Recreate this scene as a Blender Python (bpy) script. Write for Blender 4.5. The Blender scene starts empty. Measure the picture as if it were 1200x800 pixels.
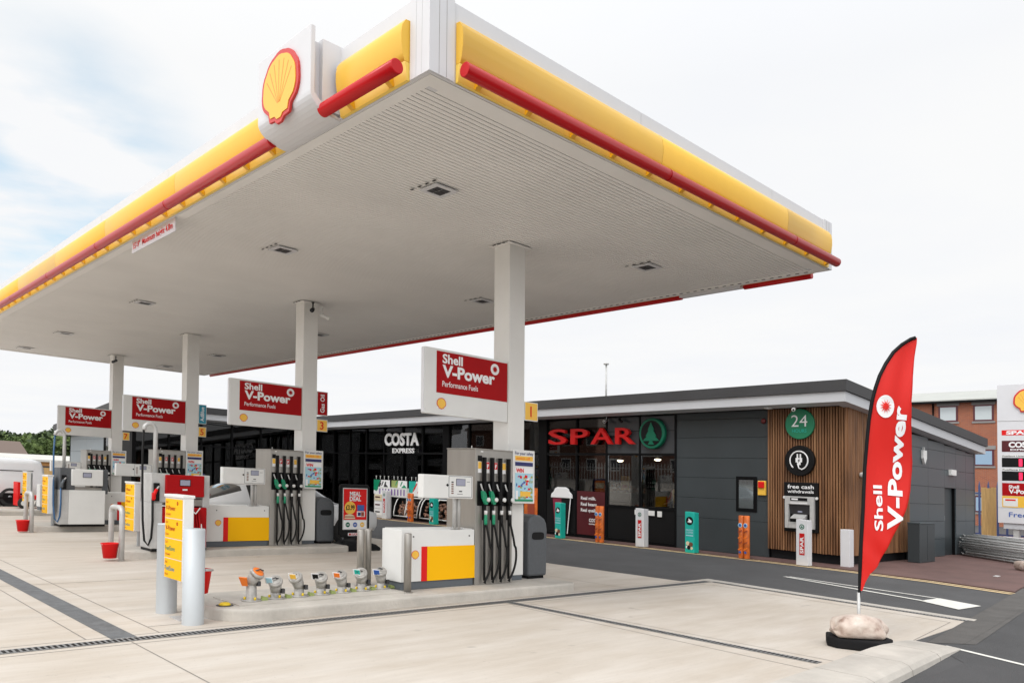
import bpy, bmesh, math, random
from mathutils import Vector, Matrix
random.seed(7)
R = math.radians
scene = bpy.context.scene
C = scene.collection
# ------------------------------------------------------------------ camera
SX, SY = -0.0256, 0.0246            # height shear fitted to the view's tilted horizontals: metres of height per metre east / north
cam_d = bpy.data.cameras.new('camera'); cam = bpy.data.objects.new('camera', cam_d); C.objects.link(cam)
yaw, pitch, roll = .8062, .0271, .008
Fv = Vector((math.cos(yaw)*math.cos(pitch), math.sin(yaw)*math.cos(pitch), math.sin(pitch)))
Rv = Vector((math.sin(yaw), -math.cos(yaw), 0)); Uv = Rv.cross(Fv)
R2 = math.cos(roll)*Rv + math.sin(roll)*Uv; U2 = -math.sin(roll)*Rv + math.cos(roll)*Uv
cam.matrix_world = Matrix(((R2.x, U2.x, -Fv.x, 0), (R2.y, U2.y, -Fv.y, 0), (R2.z, U2.z, -Fv.z, 1.5), (0, 0, 0, 1)))
cam_d.sensor_width = 36; cam_d.lens = 36*919.46/1200; cam_d.shift_y = (540.85-400)/1200
cam_d.clip_start = .1; cam_d.clip_end = 3000
scene.camera = cam
# ------------------------------------------------------------------ sky, sun, exposure
W = bpy.data.worlds.new('World'); scene.world = W; W.use_nodes = True
nt = W.node_tree; nt.nodes.clear(); N = nt.nodes.new; K = nt.links.new
SUN_EL, SUN_AZ = R(52), R(200)      # azimuth of the sun, from +x, anticlockwise
sky = N('ShaderNodeTexSky'); sky.sky_type = 'NISHITA'; sky.sun_disc = False
sky.sun_elevation = SUN_EL; sky.sun_rotation = R(90) - SUN_AZ
bg1 = N('ShaderNodeBackground'); bg1.inputs[1].default_value = .15
bg2 = N('ShaderNodeBackground'); add = N('ShaderNodeMixShader'); out = N('ShaderNodeOutputWorld')
tc = N('ShaderNodeTexCoord'); sep = N('ShaderNodeSeparateXYZ')
K(tc.outputs['Generated'], sep.inputs[0])
# project the direction on a cloud deck
den = N('ShaderNodeMath'); den.operation = 'MAXIMUM'; den.inputs[1].default_value = .06; K(sep.outputs[2], den.inputs[0])
dv = N('ShaderNodeVectorMath'); dv.operation = 'DIVIDE'; K(tc.outputs['Generated'], dv.inputs[0]); K(den.outputs[0], dv.inputs[1])
n1 = N('ShaderNodeTexNoise'); n1.inputs['Scale'].default_value = .8; n1.inputs['Detail'].default_value = 5; n1.inputs['Roughness'].default_value = .55
K(dv.outputs[0], n1.inputs['Vector'])
n2 = N('ShaderNodeTexNoise'); n2.inputs['Scale'].default_value = 1.1; n2.inputs['Detail'].default_value = 6
K(dv.outputs[0], n2.inputs['Vector'])
# one gap of blue in the cloud, low in the west-north-west of the view
gd = (Fv*919.46 + R2*(70-600) + U2*(540.85-205)).normalized()
dot = N('ShaderNodeVectorMath'); dot.operation = 'DOT_PRODUCT'; K(tc.outputs['Generated'], dot.inputs[0]); dot.inputs[1].default_value = gd
mr = N('ShaderNodeMapRange'); mr.inputs[1].default_value = .985; mr.inputs[2].default_value = .9985; K(dot.outputs['Value'], mr.inputs[0])
mu = N('ShaderNodeMath'); mu.operation = 'MULTIPLY'; K(mr.outputs[0], mu.inputs[0])
rp = N('ShaderNodeMapRange'); rp.inputs[1].default_value = .44; rp.inputs[2].default_value = .62; K(n2.outputs[0], rp.inputs[0])
K(rp.outputs[0], mu.inputs[1])
cov = N('ShaderNodeMath'); cov.operation = 'SUBTRACT'; cov.inputs[0].default_value = 1; cov.use_clamp = True
sc_ = N('ShaderNodeMath'); sc_.operation = 'MULTIPLY'; sc_.inputs[1].default_value = .55; K(mu.outputs[0], sc_.inputs[0]); K(sc_.outputs[0], cov.inputs[1])
cr = N('ShaderNodeValToRGB'); cr.color_ramp.elements[0].position = .3; cr.color_ramp.elements[0].color = (.905, .92, .95, 1)
cr.color_ramp.elements[1].position = .62; cr.color_ramp.elements[1].color = (.945, .95, .955, 1)
K(n1.outputs[0], cr.inputs[0]); K(cr.outputs[0], bg2.inputs[0])
zr = N('ShaderNodeMapRange'); zr.inputs[1].default_value = .45; zr.inputs[2].default_value = 1.0; zr.inputs[3].default_value = .98; zr.inputs[4].default_value = 1.35
K(sep.outputs[2], zr.inputs[0])
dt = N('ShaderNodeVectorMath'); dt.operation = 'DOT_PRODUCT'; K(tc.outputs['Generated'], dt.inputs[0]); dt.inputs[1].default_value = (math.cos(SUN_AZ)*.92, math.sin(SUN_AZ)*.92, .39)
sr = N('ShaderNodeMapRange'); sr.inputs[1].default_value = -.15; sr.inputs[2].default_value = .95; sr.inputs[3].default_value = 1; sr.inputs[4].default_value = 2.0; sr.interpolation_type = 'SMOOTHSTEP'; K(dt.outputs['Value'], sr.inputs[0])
ml = N('ShaderNodeMath'); ml.operation = 'MULTIPLY'; K(zr.outputs[0], ml.inputs[0]); K(sr.outputs[0], ml.inputs[1]); K(ml.outputs[0], bg2.inputs[1])     # brighter overhead as overcast skies are; sun-side boost added to light front-facing surfaces
hs = N('ShaderNodeHueSaturation'); hs.inputs['Saturation'].default_value = 1.5; hs.inputs['Hue'].default_value = .47; hs.inputs['Value'].default_value = 1.35; K(sky.outputs[0], hs.inputs['Color']); K(hs.outputs[0], bg1.inputs[0])
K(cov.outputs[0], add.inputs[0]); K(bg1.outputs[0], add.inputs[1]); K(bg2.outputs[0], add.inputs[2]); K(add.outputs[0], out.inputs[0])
sun_d = bpy.data.lights.new('sun', 'SUN'); sun_d.energy = .85; sun_d.angle = R(14); sun_d.color = (1, .96, .9)
sun = bpy.data.objects.new('sun', sun_d); C.objects.link(sun)
sdir = Vector((math.cos(SUN_AZ)*math.cos(SUN_EL), math.sin(SUN_AZ)*math.cos(SUN_EL), math.sin(SUN_EL)))
sun.rotation_euler = sdir.to_track_quat('Z', 'Y').to_euler()
vs = scene.view_settings; vs.view_transform = 'Standard'; vs.look = 'None'; vs.gamma = 1; vs.exposure = 0.05; vs.use_curve_mapping = False

# ------------------------------------------------------------------ materials
M = {}
def mat(name, col, rough=.5, metal=0, noise=None, bump=None, spec=None, emis=None, coat=0, stretch=(1,1,1), trans=None):
    """noise=(scale, amount) mottles the colour; bump=(scale, strength)"""
    m = bpy.data.materials.new(name); m.use_nodes = True; t = m.node_tree; p = t.nodes['Principled BSDF']
    p.inputs['Base Color'].default_value = (*col, 1); p.inputs['Roughness'].default_value = rough; p.inputs['Metallic'].default_value = metal
    if spec is not None: p.inputs['Specular IOR Level'].default_value = spec
    if coat: p.inputs['Coat Weight'].default_value = coat; p.inputs['Coat Roughness'].default_value = .08
    if emis: p.inputs['Emission Color'].default_value = (*col, 1); p.inputs['Emission Strength'].default_value = emis
    if noise or bump:
        tc = t.nodes.new('ShaderNodeTexCoord'); mp = t.nodes.new('ShaderNodeMapping'); mp.inputs['Scale'].default_value = stretch
        t.links.new(tc.outputs['Object'], mp.inputs[0])
    if noise:
        nz = t.nodes.new('ShaderNodeTexNoise'); nz.inputs['Scale'].default_value = noise[0]; nz.inputs['Detail'].default_value = 6; nz.inputs['Roughness'].default_value = .62
        t.links.new(mp.outputs[0], nz.inputs['Vector'])
        r = t.nodes.new('ShaderNodeValToRGB'); a = noise[1]
        r.color_ramp.elements[0].position = .3; r.color_ramp.elements[1].position = .7
        r.color_ramp.elements[0].color = (*[c*(1-a) for c in col], 1); r.color_ramp.elements[1].color = (*[min(1, c*(1+a)) for c in col], 1)
        t.links.new(nz.outputs[0], r.inputs[0]); t.links.new(r.outputs[0], p.inputs['Base Color'])
        rr = t.nodes.new('ShaderNodeMapRange'); rr.inputs[3].default_value = max(0, rough-.08); rr.inputs[4].default_value = min(1, rough+.08)
        t.links.new(nz.outputs[0], rr.inputs[0]); t.links.new(rr.outputs[0], p.inputs['Roughness'])
    if bump:
        nb = t.nodes.new('ShaderNodeTexNoise'); nb.inputs['Scale'].default_value = bump[0]; nb.inputs['Detail'].default_value = 5
        t.links.new(mp.outputs[0], nb.inputs['Vector'])
        b = t.nodes.new('ShaderNodeBump'); b.inputs['Strength'].default_value = bump[1]; b.inputs['Distance'].default_value = .02
        t.links.new(nb.outputs[0], b.inputs['Height']); t.links.new(b.outputs[0], p.inputs['Normal'])
    M[name] = m; return m
mat('white_panel', (.65,.65,.665), .4, noise=(1.5,.03), coat=.15)
mat('soffit_white', (.80,.785,.76), .55, noise=(.6,.05))
mat('soffit_groove', (.72,.70,.68), .7)
mat('yellow_gloss', (.82,.49,.06), .35, noise=(2,.03), spec=.4)
mat('yellow_print', (.90,.47,.002), .55, spec=.15)
mat('yellow_pale', (.90,.62,.12), .3)  # paler yellow stands for light reflected along the panel foot
mat('yellow_bracket', (.80,.42,.01), .35)
mat('red_gloss', (.52,.003,.006), .28, spec=.35)
mat('sign_red', (.36,.004,.006), .55, noise=(3,.05), spec=.15)
mat('bright_red', (.68,.012,.012), .5, spec=.2)
mat('emblem_red', (.58,.03,.025), .35)
mat('emblem_rib', (.70,.22,.04), .4)
mat('emblem_yellow', (.86,.50,.06), .4)
mat('white_ink', (.82,.82,.82), .45)
mat('column_white', (.74,.73,.70), .42, noise=(1.1,.05), bump=(3,.05))
mat('off_white', (.72,.72,.70), .4, noise=(2,.04))
mat('steel', (.36,.34,.31), .34, .65, noise=(5,.10), stretch=(1,1,.12))
mat('galv', (.52,.52,.51), .5, .3, noise=(9,.09), bump=(40,.05))
mat('galv_smooth', (.50,.53,.55), .5, .25, noise=(5,.05), stretch=(1,1,.3), bump=(30,.03))
mat('pipe_metal', (.40,.385,.36), .5, .35, noise=(16,.22), bump=(50,.2))
mat('cup_red', (.22,.012,.04), .4)
mat('dark_steel', (.08,.08,.085), .4, .7)
mat('black', (.007,.007,.0075), .5, spec=.18)
mat('black_matte', (.010,.010,.011), .85, spec=.2)
mat('rubber', (.009,.009,.009), .6, spec=.25)
mat('plinth_grey', (.10,.115,.13), .5)
mat('bin_grey', (.085,.092,.10), .55, noise=(30,.1), bump=(60,.1))
mat('green_nozzle', (.005,.25,.12), .35)
mat('blue_hose', (.03,.10,.22), .4)
mat('lcd', (.32,.33,.42), .2)
mat('orange', (.85,.20,.02), .5)
mat('cap_yellow', (.75,.52,.02), .5)
mat('teal', (.01,.42,.34), .4, noise=(6,.08))
mat('teal_flag', (.01,.25,.36), .4)
mat('navy', (.015,.02,.12), .4)
mat('blue_ink', (.03,.10,.38), .4)
mat('violet_ink', (.18,.08,.32), .4)
mat('lime', (.30,.36,.12), .7)
mat('sky_print', (.38,.62,.72), .5)
mat('cream', (.72,.62,.42), .5)
mat('brown_print', (.16,.06,.03), .5)
mat('maroon', (.075,.006,.010), .3, noise=(1.5,.2))
mat('crisp_orange', (.62,.14,.02), .4, noise=(5,.4), stretch=(1,1,1))
mat('sausage', (.30,.05,.02), .4)
mat('spar_red', (.50,.006,.006), .35, spec=.3)
mat('spar_green', (.004,.12,.065), .4, spec=.3)
mat('disc_green', (.008,.19,.09), .4)
mat('cladding', (.034,.042,.046), .5, noise=(.8,.12), bump=(1.2,.04))
mat('cladding_side', (.055,.070,.078), .4, noise=(.8,.12), bump=(1.2,.05))
mat('cladding_light', (.20,.23,.25), .42, noise=(.8,.06))
mat('roof_dark', (.042,.042,.044), .6, noise=(1.2,.1))
mat('fascia_grey', (.52,.53,.55), .42, noise=(.9,.04))
mat('frame_black', (.004,.004,.0045), .5, spec=.12)
mat('spandrel', (.055,.06,.065), .14)
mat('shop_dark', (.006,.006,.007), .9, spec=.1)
mat('shop_floor', (.10,.095,.09), .5)
mat('shelf', (.11,.11,.115), .6)
mat('wood_back', (.075,.036,.018), .8, noise=(3,.3))
mat('concrete_kerb', (.47,.44,.395), .85, noise=(2.2,.16), bump=(25,.25))
mat('white_line', (.70,.69,.64), .75, noise=(12,.10))
mat('yellow_line', (.70,.53,.30), .8, noise=(9,.15))
mat('joint', (.24,.215,.19), .9)
mat('drain', (.22,.22,.22), .6, .2)
mat('tar_strip', (.13,.135,.14), .85, noise=(9,.25), bump=(60,.3))
mat('paver', (.125,.07,.062), .85, noise=(1.4,.22), bump=(30,.25))
mat('asphalt', (.072,.072,.074), .88, noise=(1.1,.18), bump=(90,.5))
mat('asphalt_new', (.062,.062,.064), .9, noise=(1.4,.16), bump=(90,.5))
mat('asphalt_patch', (.095,.09,.085), .9, noise=(3,.2), bump=(90,.5))
mat('verge', (.12,.12,.09), .95, noise=(.3,.3))
mat('car_paint', (.74,.75,.76), .2, coat=1)
mat('car_glass', (.015,.017,.02), .06, coat=1)
mat('tyre', (.02,.02,.02), .8)
mat('rim', (.35,.36,.37), .3, .9)
mat('tail_dark', (.12,.008,.008), .5)
mat('tail_red', (.45,.01,.01), .15)
mat('flag_red', (.80,.022,.014), .55)

mat('bag_seam', (.66,.60,.54), .5)
mat('brick', (.33,.10,.045), .85, noise=(2.5,.12))
mat('brick_brown', (.20,.10,.07), .85, noise=(1.5,.2))
mat('lintel', (.25,.24,.23), .8)
mat('window_frame', (.09,.012,.02), .4)
mat('window_pale', (.50,.55,.56), .1)
mat('window_blue', (.30,.42,.55), .08)
mat('metal_roof', (.42,.43,.40), .5, noise=(.6,.08))
mat('blue_fence', (.06,.09,.22), .5)
mat('timber', (.52,.33,.13), .75, noise=(2.5,.2), stretch=(6,6,.6))
mat('timber_orange', (.48,.24,.08), .75, noise=(2,.15), stretch=(3,3,.5))
mat('trunk', (.09,.065,.045), .9)
mat('led_red', (.9,.02,.08), .4, emis=1.0)
mat('lamp_warm', (1,.86,.6), .4, emis=22.0)
mat('skin', (.45,.28,.2), .6)
mat('hair', (.02,.015,.012), .7)
mat('vest_yellow', (.75,.50,.03), .7)
mat('shirt_red', (.42,.03,.03), .7)
mat('trousers', (.02,.02,.03), .8)
mat('lens', (.01,.01,.015), .05)
mat('mirror_glass', (.22,.25,.26), .04, .75)
mat('far_white', (.55,.54,.50), .7, noise=(.5,.08))
mat('far_brown', (.15,.11,.09), .8)

def glass(name, tint, gl=1.0):
    m = bpy.data.materials.new(name); m.use_nodes = True; t = m.node_tree; t.nodes.clear()
    o = t.nodes.new('ShaderNodeOutputMaterial'); a = t.nodes.new('ShaderNodeBsdfTransparent'); g = t.nodes.new('ShaderNodeBsdfGlossy')
    mx = t.nodes.new('ShaderNodeMixShader'); f = t.nodes.new('ShaderNodeFresnel'); f.inputs[0].default_value = 1.55
    a.inputs[0].default_value = (*tint, 1); g.inputs['Roughness'].default_value = .015; g.inputs[0].default_value = (gl, gl, gl, 1)
    t.links.new(f.outputs[0], mx.inputs[0]); t.links.new(a.outputs[0], mx.inputs[1]); t.links.new(g.outputs[0], mx.inputs[2]); t.links.new(mx.outputs[0], o.inputs[0])
    M[name] = m
glass('shop_glass', (.62,.63,.63), 1.0)
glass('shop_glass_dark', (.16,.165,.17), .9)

def mat_concrete():
    m = bpy.data.materials.new('forecourt_concrete'); m.use_nodes = True; t = m.node_tree; p = t.nodes['Principled BSDF']; L = t.links.new; n = t.nodes.new
    tc = n('ShaderNodeTexCoord')
    def noise(scale, stretch, det=5, rot=0):
        mp = n('ShaderNodeMapping'); mp.inputs['Scale'].default_value = stretch; mp.inputs['Rotation'].default_value = (0,0,rot); L(tc.outputs['Object'], mp.inputs[0])
        z = n('ShaderNodeTexNoise'); z.inputs['Scale'].default_value = scale; z.inputs['Detail'].default_value = det; z.inputs['Roughness'].default_value = .6
        L(mp.outputs[0], z.inputs['Vector']); return z.outputs[0]
    big = noise(.45, (1,1,1)); streak = noise(1.7, (.42,1.9,1), 6); fine = noise(11, (.16,2.4,1), 4); spots = noise(38, (1,1,1), 3); mid = noise(1.8, (.5,1.3,1), 6)
    r = n('ShaderNodeValToRGB'); r.color_ramp.elements[0].position = .36; r.color_ramp.elements[1].position = .64
    r.color_ramp.elements[0].color = (.455,.395,.325,1); r.color_ramp.elements[1].color = (.59,.545,.49,1)
    mx = n('ShaderNodeMath'); mx.operation = 'MULTIPLY_ADD'; mx.inputs[1].default_value = .45; L(streak, mx.inputs[0])
    m2 = n('ShaderNodeMath'); m2.operation = 'MULTIPLY'; m2.inputs[1].default_value = .3; L(big, m2.inputs[0])
    m3 = n('ShaderNodeMath'); m3.operation = 'MULTIPLY_ADD'; m3.inputs[1].default_value = .25; L(mid, m3.inputs[0]); L(m2.outputs[0], m3.inputs[2]); L(m3.outputs[0], mx.inputs[2])
    L(mx.outputs[0], r.inputs[0])
    # brushed finish and small dark marks
    r2 = n('ShaderNodeMapRange'); r2.inputs[1].default_value = .3; r2.inputs[2].default_value = .7; r2.inputs[3].default_value = .965; r2.inputs[4].default_value = 1.03; L(fine, r2.inputs[0])
    r3 = n('ShaderNodeMapRange'); r3.inputs[1].default_value = .24; r3.inputs[2].default_value = .36; r3.inputs[3].default_value = .72; r3.inputs[4].default_value = 1.0; L(spots, r3.inputs[0])
    # old tyre marks: faint long dark ribbons down the lane
    tyre = noise(1.2, (.05,1.4,1), 3); r4 = n('ShaderNodeMapRange'); r4.inputs[1].default_value = .30; r4.inputs[2].default_value = .42; r4.inputs[3].default_value = .88; r4.inputs[4].default_value = 1; L(tyre, r4.inputs[0])
    oil = noise(3.1, (1,1,1), 2); r5 = n('ShaderNodeMapRange'); r5.inputs[1].default_value = .70; r5.inputs[2].default_value = .76; r5.inputs[3].default_value = 1; r5.inputs[4].default_value = .80; L(oil, r5.inputs[0])
    m6 = n('ShaderNodeMath'); m6.operation = 'MULTIPLY'; L(r3.outputs[0], m6.inputs[0]); L(r5.outputs[0], m6.inputs[1])
    mm = n('ShaderNodeMath'); mm.operation = 'MULTIPLY'; L(r2.outputs[0], mm.inputs[0]); L(m6.outputs[0], mm.inputs[1])
    m5 = n('ShaderNodeMath'); m5.operation = 'MULTIPLY'; L(mm.outputs[0], m5.inputs[0]); L(r4.outputs[0], m5.inputs[1])
    vm = n('ShaderNodeVectorMath'); vm.operation = 'SCALE'; L(r.outputs[0], vm.inputs[0]); L(m5.outputs[0], vm.inputs['Scale'])
    L(vm.outputs[0], p.inputs['Base Color']); p.inputs['Roughness'].default_value = .8
    b = n('ShaderNodeBump'); b.inputs['Strength'].default_value = .25; b.inputs['Distance'].default_value = .01; L(fine, b.inputs['Height']); L(b.outputs[0], p.inputs['Normal'])
    M['concrete'] = m
mat_concrete()

def mat_cloth():
    m=M['flag_red']; t=m.node_tree; p=t.nodes['Principled BSDF']; o=t.nodes['Material Output']; tr=t.nodes.new('ShaderNodeBsdfTranslucent'); tr.inputs[0].default_value=(.85,.035,.02,1)
    mx=t.nodes.new('ShaderNodeMixShader'); mx.inputs[0].default_value=.35; t.links.new(p.outputs[0],mx.inputs[1]); t.links.new(tr.outputs[0],mx.inputs[2]); t.links.new(mx.outputs[0],o.inputs[0])
mat_cloth()
def mat_brick():
    m = M['brick']; t = m.node_tree; p = t.nodes['Principled BSDF']
    tc = t.nodes.new('ShaderNodeTexCoord'); mp = t.nodes.new('ShaderNodeMapping'); mp.inputs['Rotation'].default_value = (R(90), 0, R(90))
    br = t.nodes.new('ShaderNodeTexBrick'); br.inputs['Scale'].default_value = 1.0; br.inputs['Brick Width'].default_value = .225; br.inputs['Row Height'].default_value = .075
    br.inputs['Mortar Size'].default_value = .008; br.inputs[1].default_value = (.36,.10,.04,1); br.inputs[2].default_value = (.28,.075,.035,1); br.inputs[3].default_value = (.30,.22,.17,1)
    cx = t.nodes.new('ShaderNodeSeparateXYZ'); cc = t.nodes.new('ShaderNodeCombineXYZ')
    t.links.new(tc.outputs['Object'], cx.inputs[0])
    ad = t.nodes.new('ShaderNodeMath'); t.links.new(cx.outputs[0], ad.inputs[0]); t.links.new(cx.outputs[1], ad.inputs[1])
    t.links.new(ad.outputs[0], cc.inputs[0]); t.links.new(cx.outputs[2], cc.inputs[1]); t.links.new(cc.outputs[0], br.inputs['Vector'])
    t.links.new(br.outputs[0], p.inputs['Base Color'])
mat_brick()
def mat_vary(name, cols, scale, rough=.8, stretch=(1,1,1)):
    m = bpy.data.materials.new(name); m.use_nodes = True; t = m.node_tree; p = t.nodes['Principled BSDF']; p.inputs['Roughness'].default_value = rough
    tc = t.nodes.new('ShaderNodeTexCoord'); mp = t.nodes.new('ShaderNodeMapping'); mp.inputs['Scale'].default_value = stretch; t.links.new(tc.outputs['Object'], mp.inputs[0])
    nz = t.nodes.new('ShaderNodeTexNoise'); nz.inputs['Scale'].default_value = scale; nz.inputs['Detail'].default_value = 5; t.links.new(mp.outputs[0], nz.inputs['Vector'])
    r = t.nodes.new('ShaderNodeValToRGB'); el = r.color_ramp.elements
    for i in range(len(cols)-2): el.new(.5)
    for i, c in enumerate(cols): el[i].position = .28+.44*i/(len(cols)-1); el[i].color = (*c, 1)
    t.links.new(nz.outputs[0], r.inputs[0]); t.links.new(r.outputs[0], p.inputs['Base Color']); M[name] = m
mat_vary('batten', [(.085,.036,.014), (.22,.10,.042), (.32,.165,.075)], 2.2, .6, (3,5,.35))
mat_vary('leaf_dark', [(.018,.032,.012), (.035,.06,.018), (.06,.085,.03)], .25)
mat_vary('leaf_light', [(.06,.10,.025), (.11,.16,.04), (.15,.20,.06)], .25)
mat_vary('goods', [(.02,.02,.03), (.35,.05,.04), (.5,.42,.3), (.06,.12,.25), (.55,.52,.5)], 7, .5, (1,2.5,1.5))
mat_vary('logs', [(.015,.012,.01), (.14,.06,.03), (.34,.18,.12), (.02,.02,.02), (.03,.05,.03)], 11, .7)

mat_vary('hessian', [(.28,.19,.15),(.50,.40,.34),(.58,.49,.42),(.64,.57,.51)], 10, .42)
def bumpit(name, sc, st):
    t=M[name].node_tree; p=t.nodes['Principled BSDF']; tc=t.nodes.new('ShaderNodeTexCoord'); n=t.nodes.new('ShaderNodeTexNoise'); n.inputs['Scale'].default_value=sc; n.inputs['Detail'].default_value=4
    b=t.nodes.new('ShaderNodeBump'); b.inputs['Strength'].default_value=st; b.inputs['Distance'].default_value=.03; t.links.new(tc.outputs['Object'],n.inputs['Vector']); t.links.new(n.outputs[0],b.inputs['Height']); t.links.new(b.outputs[0],p.inputs['Normal'])
bumpit('hessian',10,.6)
# ------------------------------------------------------------------ mesh helpers
class MB:
    def __init__(s): s.v=[]; s.f=[]; s.m=[]; s.mats=[]; s.sm=[]
    def mi(s, m):
        if m not in s.mats: s.mats.append(m)
        return s.mats.index(m)
    def add(s, vs, fs, m, smooth=False):
        b=len(s.v); s.v += [tuple(v) for v in vs]; i=s.mi(m)
        for f in fs: s.f.append([b+k for k in f]); s.m.append(i); s.sm.append(smooth)
        return s
    def box(s, x0,x1,y0,y1,z0,z1, m):
        vs=[(x,y,z) for z in (z0,z1) for y in (y0,y1) for x in (x0,x1)]
        return s.add(vs, [(0,2,3,1),(4,5,7,6),(0,1,5,4),(2,6,7,3),(0,4,6,2),(1,3,7,5)], m)
    def cbox(s, c, d, m): return s.box(c[0]-d[0]/2,c[0]+d[0]/2,c[1]-d[1]/2,c[1]+d[1]/2,c[2]-d[2]/2,c[2]+d[2]/2,m)
    def prism(s, pts, o, u, v, n, d, m, smooth=False):
        """polygon pts (2D) placed at o with axes u,v, extruded by d along n"""
        o,u,v,n=Vector(o),Vector(u),Vector(v),Vector(n); k=len(pts)
        a=[o+u*p[0]+v*p[1] for p in pts]; b=[q+n*d for q in a]
        s.add(a+b, [list(range(k))[::-1], [k+i for i in range(k)]], m)
        return s.add(a+b, [(i,(i+1)%k,k+(i+1)%k,k+i) for i in range(k)], m, smooth)
    def rings(s, rs, m, cap=True, closed=True, smooth=True):
        k=len(rs[0]); vs=[p for r in rs for p in r]; fs=[]
        for a in range(len(rs)-1):
            for i in range(k if closed else k-1):
                j=(i+1)%k; fs.append((a*k+i,a*k+j,(a+1)*k+j,(a+1)*k+i))
        s.add(vs, fs, m, smooth)
        if cap: s.add(list(rs[0]),[list(range(k))[::-1]],m); s.add(list(rs[-1]),[list(range(k))],m)
        return s
    def tube(s, pts, r, m, n=10, cap=True, rad=None):
        pts=[Vector(p) for p in pts]; rs=[]; up=None
        for i,p in enumerate(pts):
            t=((pts[min(i+1,len(pts)-1)]-pts[max(i-1,0)])).normalized()
            if up is None: up=Vector((0,0,1)) if abs(t.z)<.9 else Vector((0,1,0))
            a=t.cross(up).normalized(); b=a.cross(t).normalized(); up=b
            q=rad[i] if rad else r
            rs.append([p+(a*math.cos(2*math.pi*j/n)+b*math.sin(2*math.pi*j/n))*q for j in range(n)])
        return s.rings(rs, m, cap)
    def lathe(s, prof, c, m, n=20, axis=(0,0,1), cap=True):
        ax=Vector(axis).normalized(); a=ax.orthogonal().normalized(); b=ax.cross(a); c=Vector(c)
        return s.rings([[c+ax*z+(a*math.cos(2*math.pi*j/n)+b*math.sin(2*math.pi*j/n))*r for j in range(n)] for r,z in prof], m, cap)
def tag(o, label=None, cat=None, group=None, kind=None):
    if label: o['label']=label
    if cat: o['category']=cat
    if group: o['group']=group
    if kind: o['kind']=kind
    return o
def obj(name, mb, parent=None, loc=(0,0,0), bevel=0, auto=True):
    me=bpy.data.meshes.new(name); me.from_pydata(mb.v, [], mb.f)
    for m in mb.mats: me.materials.append(M[m])
    me.polygons.foreach_set('material_index', mb.m); me.polygons.foreach_set('use_smooth', mb.sm)
    b=bmesh.new(); b.from_mesh(me); bmesh.ops.remove_doubles(b, verts=b.verts, dist=1e-5) if auto else None
    bmesh.ops.recalc_face_normals(b, faces=b.faces)
    b.to_mesh(me); b.free(); me.update()
    o=bpy.data.objects.new(name, me); o.location=loc; C.objects.link(o)
    if parent: o.parent=parent
    if bevel:
        bv=o.modifiers.new('bevel','BEVEL'); bv.width=bevel; bv.segments=2; bv.limit_method='ANGLE'; bv.angle_limit=R(50)
    return o
def thing(name, label, cat, loc=(0,0,0), group=None, kind=None):
    o=bpy.data.objects.new(name, None); o.location=loc; o.empty_display_size=.2; C.objects.link(o)
    return tag(o, label, cat, group, kind)
def struct(name, mb, label=None): return tag(obj(name, mb), label, None, None, 'structure')
def dup(root, loc, label=None):
    r=root.copy(); C.objects.link(r); r.location=loc
    if label: r['label']=label
    for ch in list(root.children):
        c=ch.copy(); C.objects.link(c); c.parent=r
        for g in list(ch.children):
            d=g.copy(); C.objects.link(d); d.parent=c
    return r
_tc={}
def glyphs(txt, bold):
    key=(txt,bold)
    if key in _tc: return _tc[key]
    cu=bpy.data.curves.new('t','FONT'); cu.body=txt; cu.offset=bold; cu.resolution_u=3; cu.fill_mode='FRONT'
    o=bpy.data.objects.new('t',cu); C.objects.link(o); dg=bpy.context.evaluated_depsgraph_get(); dg.update()
    me=bpy.data.meshes.new_from_object(o.evaluated_get(dg)); vs=[tuple(v.co) for v in me.vertices]; fs=[tuple(p.vertices) for p in me.polygons]
    bpy.data.objects.remove(o); bpy.data.curves.remove(cu); bpy.data.meshes.remove(me)
    _tc[key]=(vs,fs); return vs,fs
def text(mb, txt, o, u, v, h, m, w=None, bold=.02, align='L', depth=.002, f3=None):
    """flat or raised lettering: cap height h, optional width w, at origin o (left baseline) with axes u,v"""
    vs,fs=glyphs(txt,bold); o,u,v=Vector(o),Vector(u).normalized(),Vector(v).normalized(); n=u.cross(v)
    x0=min(p[0] for p in vs); x1=max(p[0] for p in vs); sy=h/.70; sx=w/(x1-x0) if w else sy
    off={'L':-x0,'C':-(x0+x1)/2,'R':-x1}[align]
    P=lambda p,d:o+u*((p[0]+off)*sx)+v*(p[1]*sy)+n*d
    top=[P(p,depth) for p in vs]
    if f3: top=[f3(q) for q in top]
    mb.add(top, fs, m)
    if depth>.008:
        from collections import Counter
        ec=Counter(tuple(sorted((f[i],f[(i+1)%len(f)]))) for f in fs for i in range(len(f)))
        b=len(vs); low=[P(p,0) for p in vs]
        mb.add(top+low, [(a,c,b+c,b+a) for (a,c),k in ec.items() if k==1], m)
    return mb
def disc(mb, c, u, v, r, m, d=.003, n=28, r0=0):
    c,u,v=Vector(c),Vector(u),Vector(v); nn=u.cross(v)
    if r0:
        vs=[]; 
        for rr in (r0,r):
            for dd in (0,d): vs+= [c+nn*dd+(u*math.cos(2*math.pi*i/n)+v*math.sin(2*math.pi*i/n))*rr for i in range(n)]
        fs=[]
        for i in range(n):
            j=(i+1)%n; fs+=[(n+i,n+j,3*n+j,3*n+i),(2*n+i,2*n+j,3*n+j,3*n+i),(i,j,n+j,n+i)]
        return mb.add(vs,fs,m)
    return mb.prism([(math.cos(2*math.pi*i/n)*r,math.sin(2*math.pi*i/n)*r) for i in range(n)], c, u, v, nn, d, m)
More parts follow.
